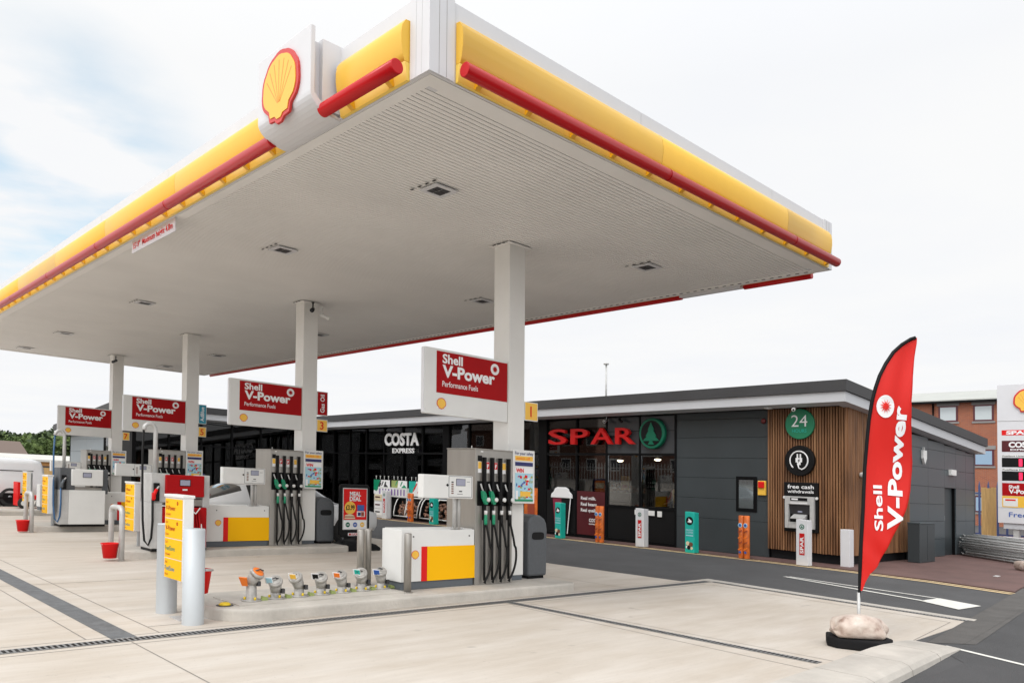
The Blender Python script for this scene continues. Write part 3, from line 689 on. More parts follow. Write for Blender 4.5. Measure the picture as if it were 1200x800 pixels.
    m=MB(); m.box(-1.175,-1.02,-.277,-.274,1.305,1.395,'black'); m.box(-1.17,-1.025,-.2785,-.277,1.31,1.39,'lcd'); obj('screen', m, hdo)
    m=MB()
    for k in range(6): m.cbox((-1.235,-.2755,1.21+k*.028),(.035,.003,.015),'black' if k==5 else 'brown_print')
    m.prism([(-.02,0),(0,-.02),(.02,0),(0,.02)],(-1.315,-.2715,1.31),XX,ZZ,-YY,.004,'black'); m.cbox((-1.10,-.2755,1.235),(.05,.002,.014),'black'); m.cbox((-1.11,-.2755,1.20),(.09,.002,.006),'plinth_grey'); m.cbox((-.97,-.2755,1.36),(.05,.002,.006),'plinth_grey')
    obj('buttons', m, hdo)
    return t
ml=['stainless four-hose pump nearest the camera, white, red and yellow base, number 1 column','stainless four-hose pump on the second island in front of the parked white car','stainless four-hose pump on the third island, behind the red pump','stainless four-hose pump on the farthest island, behind the plain white pump']
mp0=multi_pump(*cols[0],ml[0])
for i in (1,2,3): dup(mp0,(cols[i][0],cols[i][1],.13),ml[i])
# steel guard posts round the near pump's base
for (x,y,lab) in ((5.60,7.70,'steel guard post in front of the near pump base'),(5.40,8.42,'pair of steel guard posts behind the row of fill pipes')):
    m=MB(); m.lathe([(.045,0),(.045,.70),(.040,.712),(.0,.716)],(x+.06,y,.13),'steel',20); m.lathe([(.07,0),(.07,.01)],(x+.06,y,.13),'steel',20)
    if y>8: m.lathe([(.045,0),(.045,.70),(.040,.712),(.0,.716)],(x+.20,y+.05,.13),'steel',20)
    tag(obj('guard_post', m),lab,'post')
# ---- red high-flow pump on island 2, white one on island 3
def flow_pump(x,y,body,low,label,col2,hosecol,nozcol):
    t=thing('diesel_pump',label,'fuel pump',(x,y,.13))
    m=MB(); m.box(.02,.92,.0,.5,.0,.045,'black'); obj('plinth', m, t)
    m=MB(); m.box(.18,.92,0,.5,.045,.72 if low!='off_white' else .80,low); obj('lower_cabinet', m, t, bevel=.012)
    m=MB(); m.box(0,.18,-.0,.5,.045,.80,'galv' if low=='off_white' else col2); m.box(.0,.30,.02,.48,.80,1.28,col2); m.box(.30,.92,.06,.44,.74,.86,'steel'); m.box(.86,.98,.04,.46,.72,1.27,col2); obj('side_cabinet', m, t, bevel=.01)
    m=MB(); m.box(.22,.86,-.03,.42,.90,1.26,body); hd=obj('display_head', m, t, bevel=.015)
    m=MB(); m.box(.44,.62,-.036,-.031,1.08,1.19,'black'); m.box(.45,.61,-.039,-.036,1.09,1.18,'lcd'); m.cbox((.53,-.033,1.02),(.08,.004,.025),'off_white'); obj('screen', m, hd)
    m=MB(); m.tube([(.12,.2,1.25),(.12,.2,1.95),(.11,.2,2.03),(.06,.2,2.09),(0,.2,2.09),(-.05,.2,2.05),(-.07,.2,1.98)],.035,'galv',12); obj('hose_mast', m, t)
    m=MB(); m.tube([(-.07,.2,1.98),(-.09,.18,1.6),(-.10,.12,1.0),(-.10,.08,.5),(-.08,.05,.18),(-.03,.02,.10),(.01,.0,.22),(.02,-.02,.5),(.01,-.03,.85)],.018,hosecol,10); obj('hose', m, t)
    m=MB(); m.tube([(.02,-.03,.84),(.03,-.04,.93),(.07,-.04,1.02)],.028,nozcol,10); m.tube([(.07,-.04,1.02),(.11,-.03,1.07)],.014,'galv'); m.box(.0,.05,-.06,-.02,.86,.96,nozcol); obj('nozzle', m, t)
    m=MB(); m.box(.03,.12,-.03,.0,.82,1.12,'black'); obj('nozzle_holder', m, t)
    return t
fp=flow_pump(4.62,13.30,'sign_red','sign_red','grey and red diesel pump with a tall hose mast on the second island','galv','rubber','bright_red')
m=MB()
for k in range(3): m.tube([(.60+k*.08,-.03,.68),(.58+k*.10,-.06,.45),(.62+k*.09,-.05,.15),(.70+k*.05,-.03,.4),(.66+k*.06,-.02,.66)],.014,'sign_red')
obj('spare_hose', m, fp)
m=MB(); m.tube([(.62,-.05,.70),(.70,-.07,.62),(.78,-.06,.72)],.012,'off_white'); m.tube([(.80,-.05,.45),(.82,-.06,.28)],.014,'off_white'); obj('air_line', m, fp)
flow_pump(4.72,19.10,'off_white','off_white','plain white diesel pump with a tall hose mast on the third island','bin_grey','blue_hose','plinth_grey')

# ================================================================== ISLAND FURNITURE
def bollard(x,y,label):
    m=MB(); m.lathe([(.101,0),(.101,.915)],(x,y,0),'galv_smooth',36,cap=False); m.lathe([(.101,.915),(.096,.925),(0,.927)],(x,y,0),'galv_smooth',36); return tag(obj('steel_bollard', m),label,'bollard','two thick steel bollards at the near island')
bollard(3.06,7.63,'thick grey steel bollard at the near island, right of the yellow price sign')
bollard(3.08,8.37,'thick grey steel bollard at the near island, left of the yellow price sign')
def price_sign(x,y,label,rows=True):
    t=thing('price_sign',label,'price sign',(x,y,0),'yellow price signs at the island ends')
    m=MB(); m.tube([(.16,0,0),(.16,0,.6),(.16,0,1.2)],.034,'galv_smooth',14); m.box(.02,.30,-.14,.14,0,.012,'galv'); obj('post', m, t)
    m=MB(); m.box(0,.10,-.24,.24,.40,1.21,'off_white'); m.box(-.012,.112,-.245,.245,1.21,1.24,'off_white'); obj('case', m, t, bevel=.006)
    o=(-.001,.24,0)
    lines=[('Shell','V-Power','Unleaded','sign_red'),('Shell','V-Power','Diesel','sign_red'),('Shell','FuelSave','Unleaded','green_nozzle'),('Shell','FuelSave','Diesel','teal_flag')]
    for k,(a,b,c,cm) in enumerate(lines):
        z=1.205-.2*(k+1); m=MB(); rect(m,o,-YY,ZZ,.02,z,.44,.190,'yellow_print',.003)
        text(m,a,(-.005,.20,z+.145),-YY,ZZ,.024,'sign_red',bold=.0); text(m,b,(-.005,.20,z+.075),-YY,ZZ,.048,cm,w=.25,bold=.005); text(m,c,(-.005,.20,z+.025),-YY,ZZ,.024,'sign_red',bold=0)
        if k<2: disc(m,(-.0045,-.10,z+.15),-YY,ZZ,.018,'sign_red',.002,r0=.009)
        obj('fuel_panel', m, t)
    return t
ps=price_sign(2.99,7.97,'large yellow price sign standing between the two thick grey bollards')
dup(ps,(4.62,14.32,0),'yellow price sign at the end of the second island, beside the red pump')
dup(ps,(4.52,19.45,0),'yellow price sign at the end of the third island, left of the white pump')
dup(ps,(5.35,25.2,0),'narrow yellow price sign in front of the white van')
def hoop(x,y,label,glab='steel hoop guards at the island ends'):
    m=MB(); r=.10; w=.52
    pts=[(0,0,0),(0,0,.74)]+[(0,r-r*math.cos(R(a)),.74+r*math.sin(R(a))) for a in (22,45,67,90)]+[(0,w-r+r*math.sin(R(a)),.74+r*math.cos(R(a))) for a in (0,22,45,67,90)]+[(0,w,0)]
    m.tube(pts,.042,'galv',14); return tag(obj('hoop_guard', m, loc=(x,y,0)),label,'barrier',glab)
def bucket(x,y,z,label,glab='red buckets hung on the guards'):
    t=thing('bucket',label,'bucket',(x,y,z),glab)
    m=MB(); m.lathe([(.0,.0),(.095,.0),(.125,.215),(.135,.22),(.135,.235),(.120,.235),(.092,.012),(.0,.012)],(0,0,0),'bright_red',22); obj('pail', m, t)
    m=MB(); pts=[(.128*math.cos(R(a)),.128*math.sin(R(a))*.5-.04,.225-.05*math.sin(R(a))) for a in range(0,181,20)]; m.tube(pts,.004,'off_white',6); obj('handle', m, t); return t
hl=['bare steel hoop guard at the second island end','steel hoop guard at the third island end','steel hoop guard at the farthest island end, in front of the white van']
bl=['red bucket on the hoop guard of the second island','red bucket on the hoop guard of the third island','red bucket on the hoop guard of the farthest island']
for i,(x,y) in enumerate(((4.15,13.2),(4.20,19.1),(4.35,25.0))):
    hoop(x,y,hl[i]); bucket(x-.14,y+.10,.03 if i else .05,bl[i])
bucket(3.19,7.84,.27,'red bucket mostly hidden behind the right thick grey bollard')
m=MB(); m.tube([(3.17,7.63,.52),(3.30,7.76,.50)],.012,'galv',8); tag(obj('bucket_hook', m),'short steel hook on the right thick bollard holding a bucket','hook')
# fill pipes
caps=[('orange','tall fill pipe with a large orange cap, leftmost of the row'),('sky_print','fill pipe with a pale blue tag'),('emblem_yellow','fill pipe with a yellow tag'),('black','fill pipe with a black and white tag'),('orange','short fill pipe with an orange tag'),('teal','fill pipe with a teal green tag'),('blue_ink','fill pipe with a blue tag, beside the near pump base')]
for k,(cm,lab) in enumerate(caps):
    x=3.78+k*.292; y=7.90+k*.028; t=thing('fill_pipe',lab,'fill pipe',(x,y,.142),'tank fill pipes on the near island')
    tall=(k==0); h=.19 if tall else .10
    m=MB(); m.lathe([(.105,0),(.105,.012),(.056,.014),(.052,h),(.052,h+.01)],(0,0,0),'pipe_metal',20); d=Vector((-.45+.13*math.sin(k*2.3),-.45+.12*math.cos(k*3.1),.75)) if not tall else Vector((.25,-.55,.70)); d.normalize(); h+=.012*math.sin(k*4.1)
    m.tube([(0,0,h-.02),Vector((0,0,h+.01))+d*.02,Vector((0,0,h+.02))+d*.10],.050,'pipe_metal',16,rad=[.052,.062,.070])
    obj('pipe', m, t)
    m=MB(); e=Vector((0,0,h+.02))+d*.10
    m.lathe([(.076,0),(.080,.02),(.070,.04)],e-d*.005,'pipe_metal',20,d); m.lathe([(.062,.040),(.058,.046),(.02,.048)],e-d*.005,'orange' if tall else 'pipe_metal',20,d); obj('cap', m, t)
    m=MB(); m.tube([e+d*.045+Vector((-.05,0,0)),e+d*.07,e+d*.045+Vector((.05,0,0))],.008,'dark_steel',6); obj('clamp', m, t); m=MB(); m.box(.03,.065,-.085,-.045,h-.03,h+.02,'dark_steel'); obj('padlock', m, t)
    m=MB(); q=Vector((-.13,-.02,h+.09)); u=Vector((.5,-.75,0)).normalized(); v=Vector((-.35,-.25,.9)).normalized()
    if tall: m.prism([(-.03,-.05),(.03,-.05),(.045,.05),(-.045,.05)],(-.085,-.01,h+.02),u,v,u.cross(v),.015,'orange')
    else:
        rect(m,q,u,v,0,-.01,.09,.08,'white_ink',.004); rect(m,q+u.cross(v)*.004,u,v,.018,.0,.068,.06,cm,.004)
    obj('tag', m, t)
    m=MB()
    for a in (40,160,280): m.lathe([(.012,0),(.012,.03)],(math.cos(R(a))*.066,math.sin(R(a))*.066,.012),'cap_yellow',6)
    for a in (0,): m.prism([(0,0),(.07,.0),(.06,.03),(.01,.045)],(.10,-.0,.0),XX,ZZ,-YY,.05,'lime')
    obj('flange_bolts', m, t)
m=MB(); m.lathe([(.055,0),(.06,.012),(.045,.03),(.0,.035)],(3.45,7.80,.13),'cap_yellow',10); m.lathe([(.085,-.0),(.085,.006)],(3.45,7.80,.13),'dark_steel',16); tag(obj('tank_cap', m),'low round yellow cap on the tip of the near island','cap')
# litter bins
def bin_(x,y,label):
    t=thing('litter_bin',label,'bin',(x,y,.13),'grey litter bins behind the columns')
    m=MB(); pr=[(-.19,.04),(.19,.04),(.20,.70),(.185,.80),(.14,.87),(.06,.915),(-.06,.93),(-.14,.90),(-.20,.82),(-.20,.6)]
    m.prism(pr,(0,-.19,0),XX,ZZ,YY,.40,'bin_grey'); b=obj('body', m, t, bevel=.03)
    m=MB(); m.box(-.15,.16,-.15,.17,0,.05,'black_matte'); obj('foot', m, t)
    m=MB(); ov=[(math.copysign(abs(math.cos(R(a)))**.5,math.cos(R(a)))*.125,.62+math.copysign(abs(math.sin(R(a)))**.6,math.sin(R(a)))*.055) for a in range(0,360,15)]
    m.prism(ov,(.0,-.191,0),XX,ZZ,-YY,.004,'black'); obj('slot', m, t)
bin_(8.20,8.18,'rounded grey litter bin right of the nearest column')
bin_(8.20,14.1,'rounded grey litter bin between the second column and the meal deal sign')

# ================================================================== SHOP BUILDING
FX=17.1; SYW=7.3; IN=30.15; WX=9.75; WEND=38.0; BX=26.0
shop=thing('shop_building','low dark grey flat-roofed forecourt shop with glazed front and timber-clad right corner','building',(FX,SYW,0))
def sp(name, mb, parent=None, bevel=0):
    mb.v=[(x-FX,y-SYW,z) for x,y,z in mb.v]; return obj(name, mb, parent or shop, bevel=bevel)
# front cladding panels between the timber corner and the glazing
m=MB(); zs=[.03,.84,1.34,1.85,2.34,2.85,3.30,3.56]
for a,b in zip(zs,zs[1:]):
    for ya,yb in ((9.12,11.69),): m.box(FX,FX+.06,ya,yb,a+.004,b-.004,'cladding')
m.box(FX+.03,FX+.2,9.1,11.7,.03,3.56,'frame_black'); sp('front_cladding', m)
m=MB(); zz=[.03,.50,.98,1.43,1.89,2.38,2.87,3.6]; xs_=[20.72,22.14,23.40,24.34,25.2,BX]
def roofz(x,y=None): return 4.0-.058*(x-16.5)
for a,b in zip(zz,zz[1:]):
    for xa,xb in zip(xs_,xs_[1:]):
        top=min(b, min(roofz(xa),roofz(xb))-.50) if b>3 else b
        if abs(xa-23.40)<.01:
            if a<1.8: continue
        if top-.004>a+.004: m.box(xa+.004,xb-.004,SYW,SYW+.06,a+.004,top-.004,'cladding_side')
m.prism([(20.7,2.8),(BX,2.8),(BX,roofz(BX)-.25),(20.7,roofz(20.7)-.25)],(0,SYW+.05,0),XX,ZZ,YY,.1,'frame_black')
m.box(20.7,23.40,SYW+.05,SYW+.15,.03,2.8,'frame_black'); m.box(24.34,BX,SYW+.05,SYW+.15,.03,2.8,'frame_black'); m.box(23.4,24.34,SYW+.05,SYW+.15,1.93,2.8,'frame_black')
m.box(BX-.02,BX+.03,SYW-.01,SYW+.1,.03,3.2,'cladding_side'); sp('side_cladding', m)
m=MB(); m.box(BX-.12,BX,SYW+.1,30,.0,3.05,'cladding_side'); m.box(BX-.12,BX-.0,30,WEND,0,2.9,'cladding_side'); m.box(WX,BX,WEND-.1,WEND,0,2.9,'cladding_side'); sp('back_wall', m)
d=MB(); d.box(23.41,24.33,SYW+.10,SYW+.14,.03,1.92,'cladding'); dr=sp('side_door', d)
m=MB(); m.cbox((23.60,SYW+.085,1.05),(.03,.04,.14),'galv'); sp('handle', m, dr)
m=MB(); m.box(23.40,23.43,SYW+.03,SYW+.14,.03,1.93,'frame_black'); m.box(24.31,24.34,SYW+.03,SYW+.14,.03,1.93,'frame_black'); sp('door_frame', m, dr)
# timber battens round the corner
m=MB(); m.box(FX+.02,FX+.2,7.3+.02,9.1,.25,3.56,'wood_back'); m.box(FX+.02,20.7,SYW+.02,SYW+.2,.25,3.6,'wood_back')
m.box(FX+.05,20.65,SYW+.06,9.08,.03,.25,'black_matte'); sp('timber_backing', m)
m=MB(); rr=random.Random(5); y=SYW-.02
while y<9.08:
    w=.034+rr.uniform(-.004,.004); m.box(FX-.045+rr.uniform(-.006,.004),FX+.02,y,y+w,.23+rr.uniform(0,.01),3.54,'batten'); y+=.062
x=FX+.02
while x<20.68:
    w=.034+rr.uniform(-.004,.004); m.box(x,x+w,SYW-.045+rr.uniform(-.006,.004),SYW+.02,.23,3.55-.0*x if x<19 else min(3.55,roofz(x)-.36),'batten'); x+=.062
sp('timber_battens', m)
# glazing: posts, transoms, panes
mull=[11.71,12.85,14.0,15.12,16.34]; mull2=[16.62,17.75,18.70,19.90,20.95,21.25,22.45,23.65,24.85,26.05,27.25,28.45,29.6]
m=MB()
for y in mull[:-1]: m.box(FX-.02,FX+.10,y-.028,y+.028,.03,3.50,'frame_black')
m.box(FX-.03,FX+.12,16.30,16.64,.03,3.50,'frame_black')
for y in mull2[1:]: m.box(FX-.02,FX+.10,y-.03,y+.03,.03,3.50,'frame_black')
m.box(FX-.03,FX+.12,20.95,21.25,.03,3.50,'frame_black')
for a,b in ((11.71,16.34),(16.62,29.9)):
    m.box(FX-.015,FX+.08,a,b,2.39,2.45,'frame_black'); m.box(FX-.015,FX+.08,a,b,3.44,3.50,'frame_black'); m.box(FX-.015,FX+.08,a,b,.03,.11,'frame_black')
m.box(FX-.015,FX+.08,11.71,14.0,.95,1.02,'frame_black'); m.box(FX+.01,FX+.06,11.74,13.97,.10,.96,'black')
m.box(FX+.0,FX+.03,11.74,13.97,2.45,3.44,'spandrel'); m.box(FX-.004,FX+.0,11.74,13.97,3.04,3.055,'frame_black')
sp('glazing_frame', m)
allm=[(a+.03,b-.03) for a,b in zip(mull,mull[1:])]+[(16.64,17.72)]+[(a+.03,b-.03) for a,b in zip(mull2[1:4],mull2[2:5])]+[(a+.03,b-.03) for a,b in zip(mull2[5:],mull2[6:])]
for (a,b) in allm:
    if a>14: 
        m=MB(); m.box(FX+.03,FX+.042,a,b,2.45,3.44,'shop_glass'); sp('window_pane', m)
    m=MB(); m.box(FX+.03,FX+.042,a,b,1.02 if b<14.1 else .11,2.39,'shop_glass' ); sp('window_pane', m)
# wing glazing, facing the pumps along the row
m=MB(); x=WX+.1
while x<FX: m.box(x-.03,x+.03,IN-.02,IN+.1,.03,3.44,'frame_black'); x+=1.22
for z in (.03,2.39,3.38): m.box(WX+.05,FX,IN-.015,IN+.08,z,z+.06,'frame_black')
m.box(WX,WX+.14,IN-.03,IN+.12,.03,3.44,'frame_black'); sp('glazing_frame', m)
x=WX+.14
while x<FX-.3:
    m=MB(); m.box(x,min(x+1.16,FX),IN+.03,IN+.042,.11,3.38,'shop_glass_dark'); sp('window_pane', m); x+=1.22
# wing front: one window, then pale panels
m=MB()
for a,b in zip([.03,.55,1.05,1.55,2.05,2.55],[.55,1.05,1.55,2.05,2.55,3.1]):
    for ya,yb in ((33.4,35.6),(35.6,WEND)): m.box(WX,WX+.05,ya+.004,yb-.004,a+.004,b-.004,'cladding_light')
m.box(WX+.03,WX+.1,33.4,WEND,.03,3.2,'frame_black'); sp('wing_cladding', m)
m=MB(); m.box(WX+.03,WX+.045,31.5,33.3,.9,2.95,'shop_glass'); sp('window_pane', m)
m=MB(); m.box(WX,WX+.12,IN+.1,31.5,.03,3.45,'frame_black'); m.box(WX,WX+.1,31.5,33.4,.03,.9,'frame_black'); m.box(WX,WX+.1,33.3,33.4,.9,3.1,'frame_black'); m.box(WX,WX+.1,31.5,33.4,2.95,3.2,'frame_black'); m.box(WX,WX+.1,32.38,32.44,.9,2.95,'frame_black'); sp('glazing_frame', m)
# roof: dark edge over a pale fascia, falling towards the back
EX,EY=16.5,7.03; WEX,WEY=9.15,29.75; REND=26.35; RYE=38.3
def zr_(x,y):
    z=4.0-.058*max(0,x-EX)
    if y>WEY: z-=.085*(y-WEY)
    return z - (.005*(y-EY) if y<=WEY else .005*(WEY-EY))
out_=[(EX,EY),(EX,WEY),(WEX,WEY),(WEX,RYE),(REND,RYE),(REND,WEY),(REND,EY)]
inn=[(EX+.05,EY+.05),(EX+.05,WEY+.05),(WEX+.05,WEY+.05),(WEX+.05,RYE-.05),(REND-.05,RYE-.05),(REND-.05,WEY),(REND-.05,EY+.05)]
def ringwall(path, z0, z1, mt, m):
    k=len(path); vs=[(x,y,zr_(x,y)+z0) for x,y in path]+[(x,y,zr_(x,y)+z1) for x,y in path]
    m.add(vs,[(i,(i+1)%k,k+(i+1)%k,k+i) for i in range(k)],mt)
def ringflat(p1,p2,z1,z2,mt,m):
    k=len(p1); vs=[(x,y,zr_(x,y)+z1) for x,y in p1]+[(x,y,zr_(x,y)+z2) for x,y in p2]
    m.add(vs,[(i,(i+1)%k,k+(i+1)%k,k+i) for i in range(k)],mt)
m=MB(); ringwall(out_,-.24,0,'roof_dark',m); ringflat(out_,inn,0,.0,'roof_dark',m); ringflat(out_,inn,-.24,-.24,'roof_dark',m)
for (a,b,c,d_) in ((EX,REND,EY,WEY),(WEX,REND,WEY,RYE)):
    vs=[(x,y,zr_(x,y+(.001 if c==WEY else 0))-.004) for x,y in ((a+.02,c),(b-.02,c),(b-.02,d_-.02),(a+.02,d_-.02))]; m.add(vs,[(0,1,2,3)],'roof_dark')
roof=sp('roof', m)
m=MB(); ringwall(inn,-.46,-.243,'fascia_grey',m)
mid_=[(x+(.25 if x<20 else -.25),y+(.25 if y<37 else -.25)) for x,y in inn]; ringflat(inn,mid_,-.46,-.50,'fascia_grey',m); sp('fascia_board', m, roof)
m=MB()
for (a,b,c,d_) in ((EX+.2,REND-.2,EY+.2,WEY+.3),(WEX+.2,REND-.2,WEY+.3,RYE-.2)):
    vs=[(x,y,zr_(x,y)-.47) for x,y in ((a,c),(b,c),(b,d_),(a,d_))]; m.add(vs,[(0,1,2,3)],'frame_black')
sp('eaves_soffit', m, roof)
# inside the shop
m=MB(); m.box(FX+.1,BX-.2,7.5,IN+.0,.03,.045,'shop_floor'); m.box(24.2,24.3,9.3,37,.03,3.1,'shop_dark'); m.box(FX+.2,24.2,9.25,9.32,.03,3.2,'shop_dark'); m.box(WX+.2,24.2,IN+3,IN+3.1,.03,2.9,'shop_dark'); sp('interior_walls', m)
def shelf_unit(x,y0,y1,label,h=1.45):
    t=thing('shop_shelf',label,'shelf',(x,y0,.045),'stocked shelves inside the shop'); L=y1-y0
    m=MB(); m.box(.0,.05,0,L,0,h,'shelf')
    for z in (.1,.5,.9,1.3): m.box(-.35,0,0,L,z,z+.025,'shelf') if z<h else None
    obj('rack', m, t)
    m=MB(); r=random.Random(int(x*10+y0)); 
    for z in (.125,.525,.925,1.325):
        if z>h: continue
        y=.04
        while y<L-.1:
            w=r.uniform(.07,.2); hh=r.uniform(.12,.30); m.box(-.32,-.05,y,y+w,z,z+hh,'goods'); y+=w+r.uniform(.0,.05)
    o=obj('goods', m, t); o['kind']='stuff'; return t
shelf_unit(19.4,14.3,16.6,'stocked shelf inside the shop behind the coffee cup poster')
shelf_unit(19.6,17.2,20.4,'stocked shelf inside the shop behind the orange poster')
shelf_unit(19.6,22.0,28.5,'long stocked shelf inside the shop behind the coffee sign')
shelf_unit(22.6,10.2,13.6,'stocked shelf against the back of the shop behind the person',2.2)
m=MB(); m.box(18.3,18.9,14.15,16.2,.05,1.34,'shop_dark'); m.box(18.25,18.95,14.1,16.25,1.34,1.37,'shelf')
tag(obj('window_shelf', m),'dark shelf just inside the window above the maroon posters','shelf')
for k in range(8):
    m=MB(); y=14.3+k*.25
    m.lathe([(.045,0),(.06,.12),(.066,.125),(.06,.14),(0,.145)],(18.45,y,1.372),'white_ink',14)
    m.lathe([(.052,.03),(.058,.09)],(18.449,y,1.372),'maroon',14,cap=False)
    tag(obj('paper_cup', m),'small white paper cup in the row standing on the window shelf','cup','row of paper cups on the window shelf')
m=MB(); m.box(18.35,18.38,14.2,14.48,1.45,1.85,'yellow_gloss'); rect(m,(18.349,14.48,0),-YY,ZZ,.04,1.5,.2,.1,'orange'); tag(obj('price_card', m),'yellow price card in the window above the maroon coffee poster','card')
m=MB(); m.box(18.6,19.2,11.9,13.9,.05,.95,'shop_dark'); m.box(18.55,19.25,11.85,13.95,.95,.99,'shelf'); tag(obj('shop_counter', m),'dark shop counter inside the right hand windows','counter')
m=MB(); m.cbox((18.75,12.1,1.12),(.25,.3,.25),'off_white'); m.cbox((18.62,12.1,1.15),(.01,.22,.16),'lcd'); tag(obj('till', m),'pale till on the shop counter beside the person','till')
for k,(x,y) in enumerate(((18.5,12.2),(18.6,13.35),(20.4,12.6),(19.6,15.5))):
    m=MB(); m.lathe([(.05,.0),(.09,.03),(.09,.05)],(x,y,2.32),'lamp_warm',14); m.tube([(x,y,2.37),(x,y,3.2)],.008,'black',6)
    tag(obj('pendant_lamp', m),'small lit lamp hanging inside the right hand shop windows','lamp','lit lamps inside the shop')
# shop assistant seen through the glass
def person(x,y,z,label,face=(-1,0,0)):
    t=thing('person',label,'person',(x,y,z))
    J=[(0,0,.95,.13),(0,0,1.15,.125),(0,0,1.35,.15),(0,0,1.48,.075),(0,0,1.56,.06),
       (0,.19,1.42,.055),(-.08,.25,1.15,.045),(-.28,.18,1.05,.035),(0,-.19,1.42,.055),(-.10,-.24,1.15,.045),(-.30,-.14,1.06,.035),
       (0,.09,.9,.09),(-.01,.10,.5,.065),(0,.10,.08,.05),(-.14,.11,.04,.045),(0,-.09,.9,.09),(-.01,-.10,.5,.065),(0,-.10,.08,.05),(-.14,-.11,.04,.045)]
    E_=[(0,1),(1,2),(2,3),(3,4),(2,5),(5,6),(6,7),(2,8),(8,9),(9,10),(0,11),(11,12),(12,13),(13,14),(0,15),(15,16),(16,17),(17,18)]
    me=bpy.data.meshes.new('body'); me.from_pydata([j[:3] for j in J],E_,[]); o=bpy.data.objects.new('body',me); C.objects.link(o)
    o.modifiers.new('skin','SKIN'); 
    for i,j in enumerate(J): me.skin_vertices[0].data[i].radius=(j[3],j[3])
    me.skin_vertices[0].data[0].use_root=True; sb=o.modifiers.new('s','SUBSURF'); sb.levels=1; sb.render_levels=1
    dg=bpy.context.evaluated_depsgraph_get(); m2=bpy.data.meshes.new_from_object(o.evaluated_get(dg)); bpy.data.objects.remove(o)
    for k in ('trousers','shirt_red','vest_yellow','skin'): m2.materials.append(M[k])
    for p in m2.polygons:
        c=p.center; p.use_smooth=True
        p.material_index = 0 if c.z<.96 else (3 if c.z>1.5 or c.x<-.26 else (2 if abs(c.y)<.155 and (c.y>.02) else 1))
    b=bpy.data.objects.new('body',m2); C.objects.link(b); b.parent=t
    h=MB(); rs=[]
    for zz_,r_,dx in ((1.55,.04,-.02),(1.58,.065,-.01),(1.63,.082,0),(1.69,.09,0),(1.75,.085,.0),(1.79,.06,.0),(1.81,.02,0)): rs.append([(dx+r_*1.1*math.cos(2*math.pi*k/16),r_*.85*math.sin(2*math.pi*k/16),zz_) for k in range(16)])
    h.rings(rs,'skin'); h.tube([(-.09,0,1.70),(-.115,0,1.665),(-.09,0,1.66)],.012,'skin',8)
    for s in (-1,1): h.lathe([(.012,0),(.010,.01)],(-.093,s*.032,1.70),'black',10,(-1,0,0)); h.lathe([(.018,-.01),(.018,.01)],(0,s*.078,1.68),'skin',8,(0,1,0))
    h.cbox((-.088,0,1.625),(.01,.05,.008),'brown_print'); obj('head', h, t)
    h=MB(); rs=[]
    for zz_,r_ in ((1.66,.092),(1.72,.098),(1.78,.09),(1.82,.055),(1.835,.015)): rs.append([(.022+r_*1.08*math.cos(2*math.pi*k/16),r_*.9*math.sin(2*math.pi*k/16),zz_+.02) for k in range(16)])
    h.rings(rs,'hair'); obj('hair', h, t)
    for s in (-1,1):
        h=MB(); bx,by=-.30,(.18 if s>0 else -.14)
        h.rings([[(bx+dx,by+p*.032,1.05+q*.014+(.0 if s>0 else .01)) for p,q in ((-1,-1),(1,-1),(1,1),(-1,1))] for dx in (.03,-.03,-.07)],'skin')
        for f in range(4): h.tube([(bx-.06,by-.027+f*.018,1.055),(bx-.10-.008*(f in (1,2)),by-.027+f*.018,1.045),(bx-.125-.01*(f in (1,2)),by-.027+f*.018,1.025)],.0075,'skin',6)
        h.tube([(bx-.01,by-s*.03,1.05),(bx-.05,by-s*.055,1.045),(bx-.075,by-s*.058,1.03)],.009,'skin',6); obj('hand', h, t)
person(19.55,13.30,.05,'person in a yellow and red top standing behind the shop counter')
# fixed items on the front
m=MB(); m.box(FX-.02,FX+.01,9.42,9.96,1.06,1.90,'frame_black'); w=tag(obj('hatch_window', m),'small upright black-framed hatch window in the grey cladding','window'); 
m=MB(); m.box(FX-.028,FX-.022,9.50,9.88,1.14,1.82,'mirror_glass'); obj('pane', m, w); m=MB(); m.box(FX-.03,FX-.026,9.50,9.62,1.14,1.45,'brick'); obj('reflected_shape', m, w) if 0 else None
t=thing('alarm_box','red and yellow emergency box on the wall beside the timber cladding','alarm box',(FX,9.27,1.64))
m=MB(); m.box(-.06,0,-.10,.10,-.17,.17,'emblem_yellow'); obj('box', m, t, bevel=.01); m=MB(); m.box(-.10,-.06,-.075,.075,.0,.15,'bright_red'); obj('button_cover', m, t, bevel=.015)
m=MB(); m.lathe([(.06,0),(.062,.03),(.05,.05),(.02,.055)],(FX,9.24,3.22),'tail_dark',16,(-1,0,0)); tag(obj('fire_bell', m),'small dark red round sounder high on the grey cladding','alarm')
# SPAR letters
t=thing('shop_sign','large raised red supermarket letters above the shop windows','sign',(FX,16.2,2.6))
for ch,y,w in (('S',16.10,.80),('P',15.22,.74),('A',14.46,.86),('R',13.58,.72)):
    m=MB(); text(m,ch,(-.06,y-16.2,.10),-YY,ZZ,.44,'spar_red',w=w*.9,bold=.015,depth=.10); text(m,ch,(-.155,y-16.2,.10),-YY,ZZ,.44,'spar_red',w=w*.9,bold=.008,depth=.012); l=obj('letter_'+ch.lower(), m, t, auto=False)
m=MB(); m.box(-.06,-.02,-2.55,-.05,.29,.33,'frame_black'); obj('mounting_rail', m, t)
t=thing('tree_sign','round green sign with a fir tree, right of the red letters','sign',(FX,12.37,2.97))
m=MB(); m.lathe([(.40,0),(.41,.03),(.41,.11),(.39,.13)],(-.02,0,0),'spar_green',40,(-1,0,0)); obj('disc', m, t)
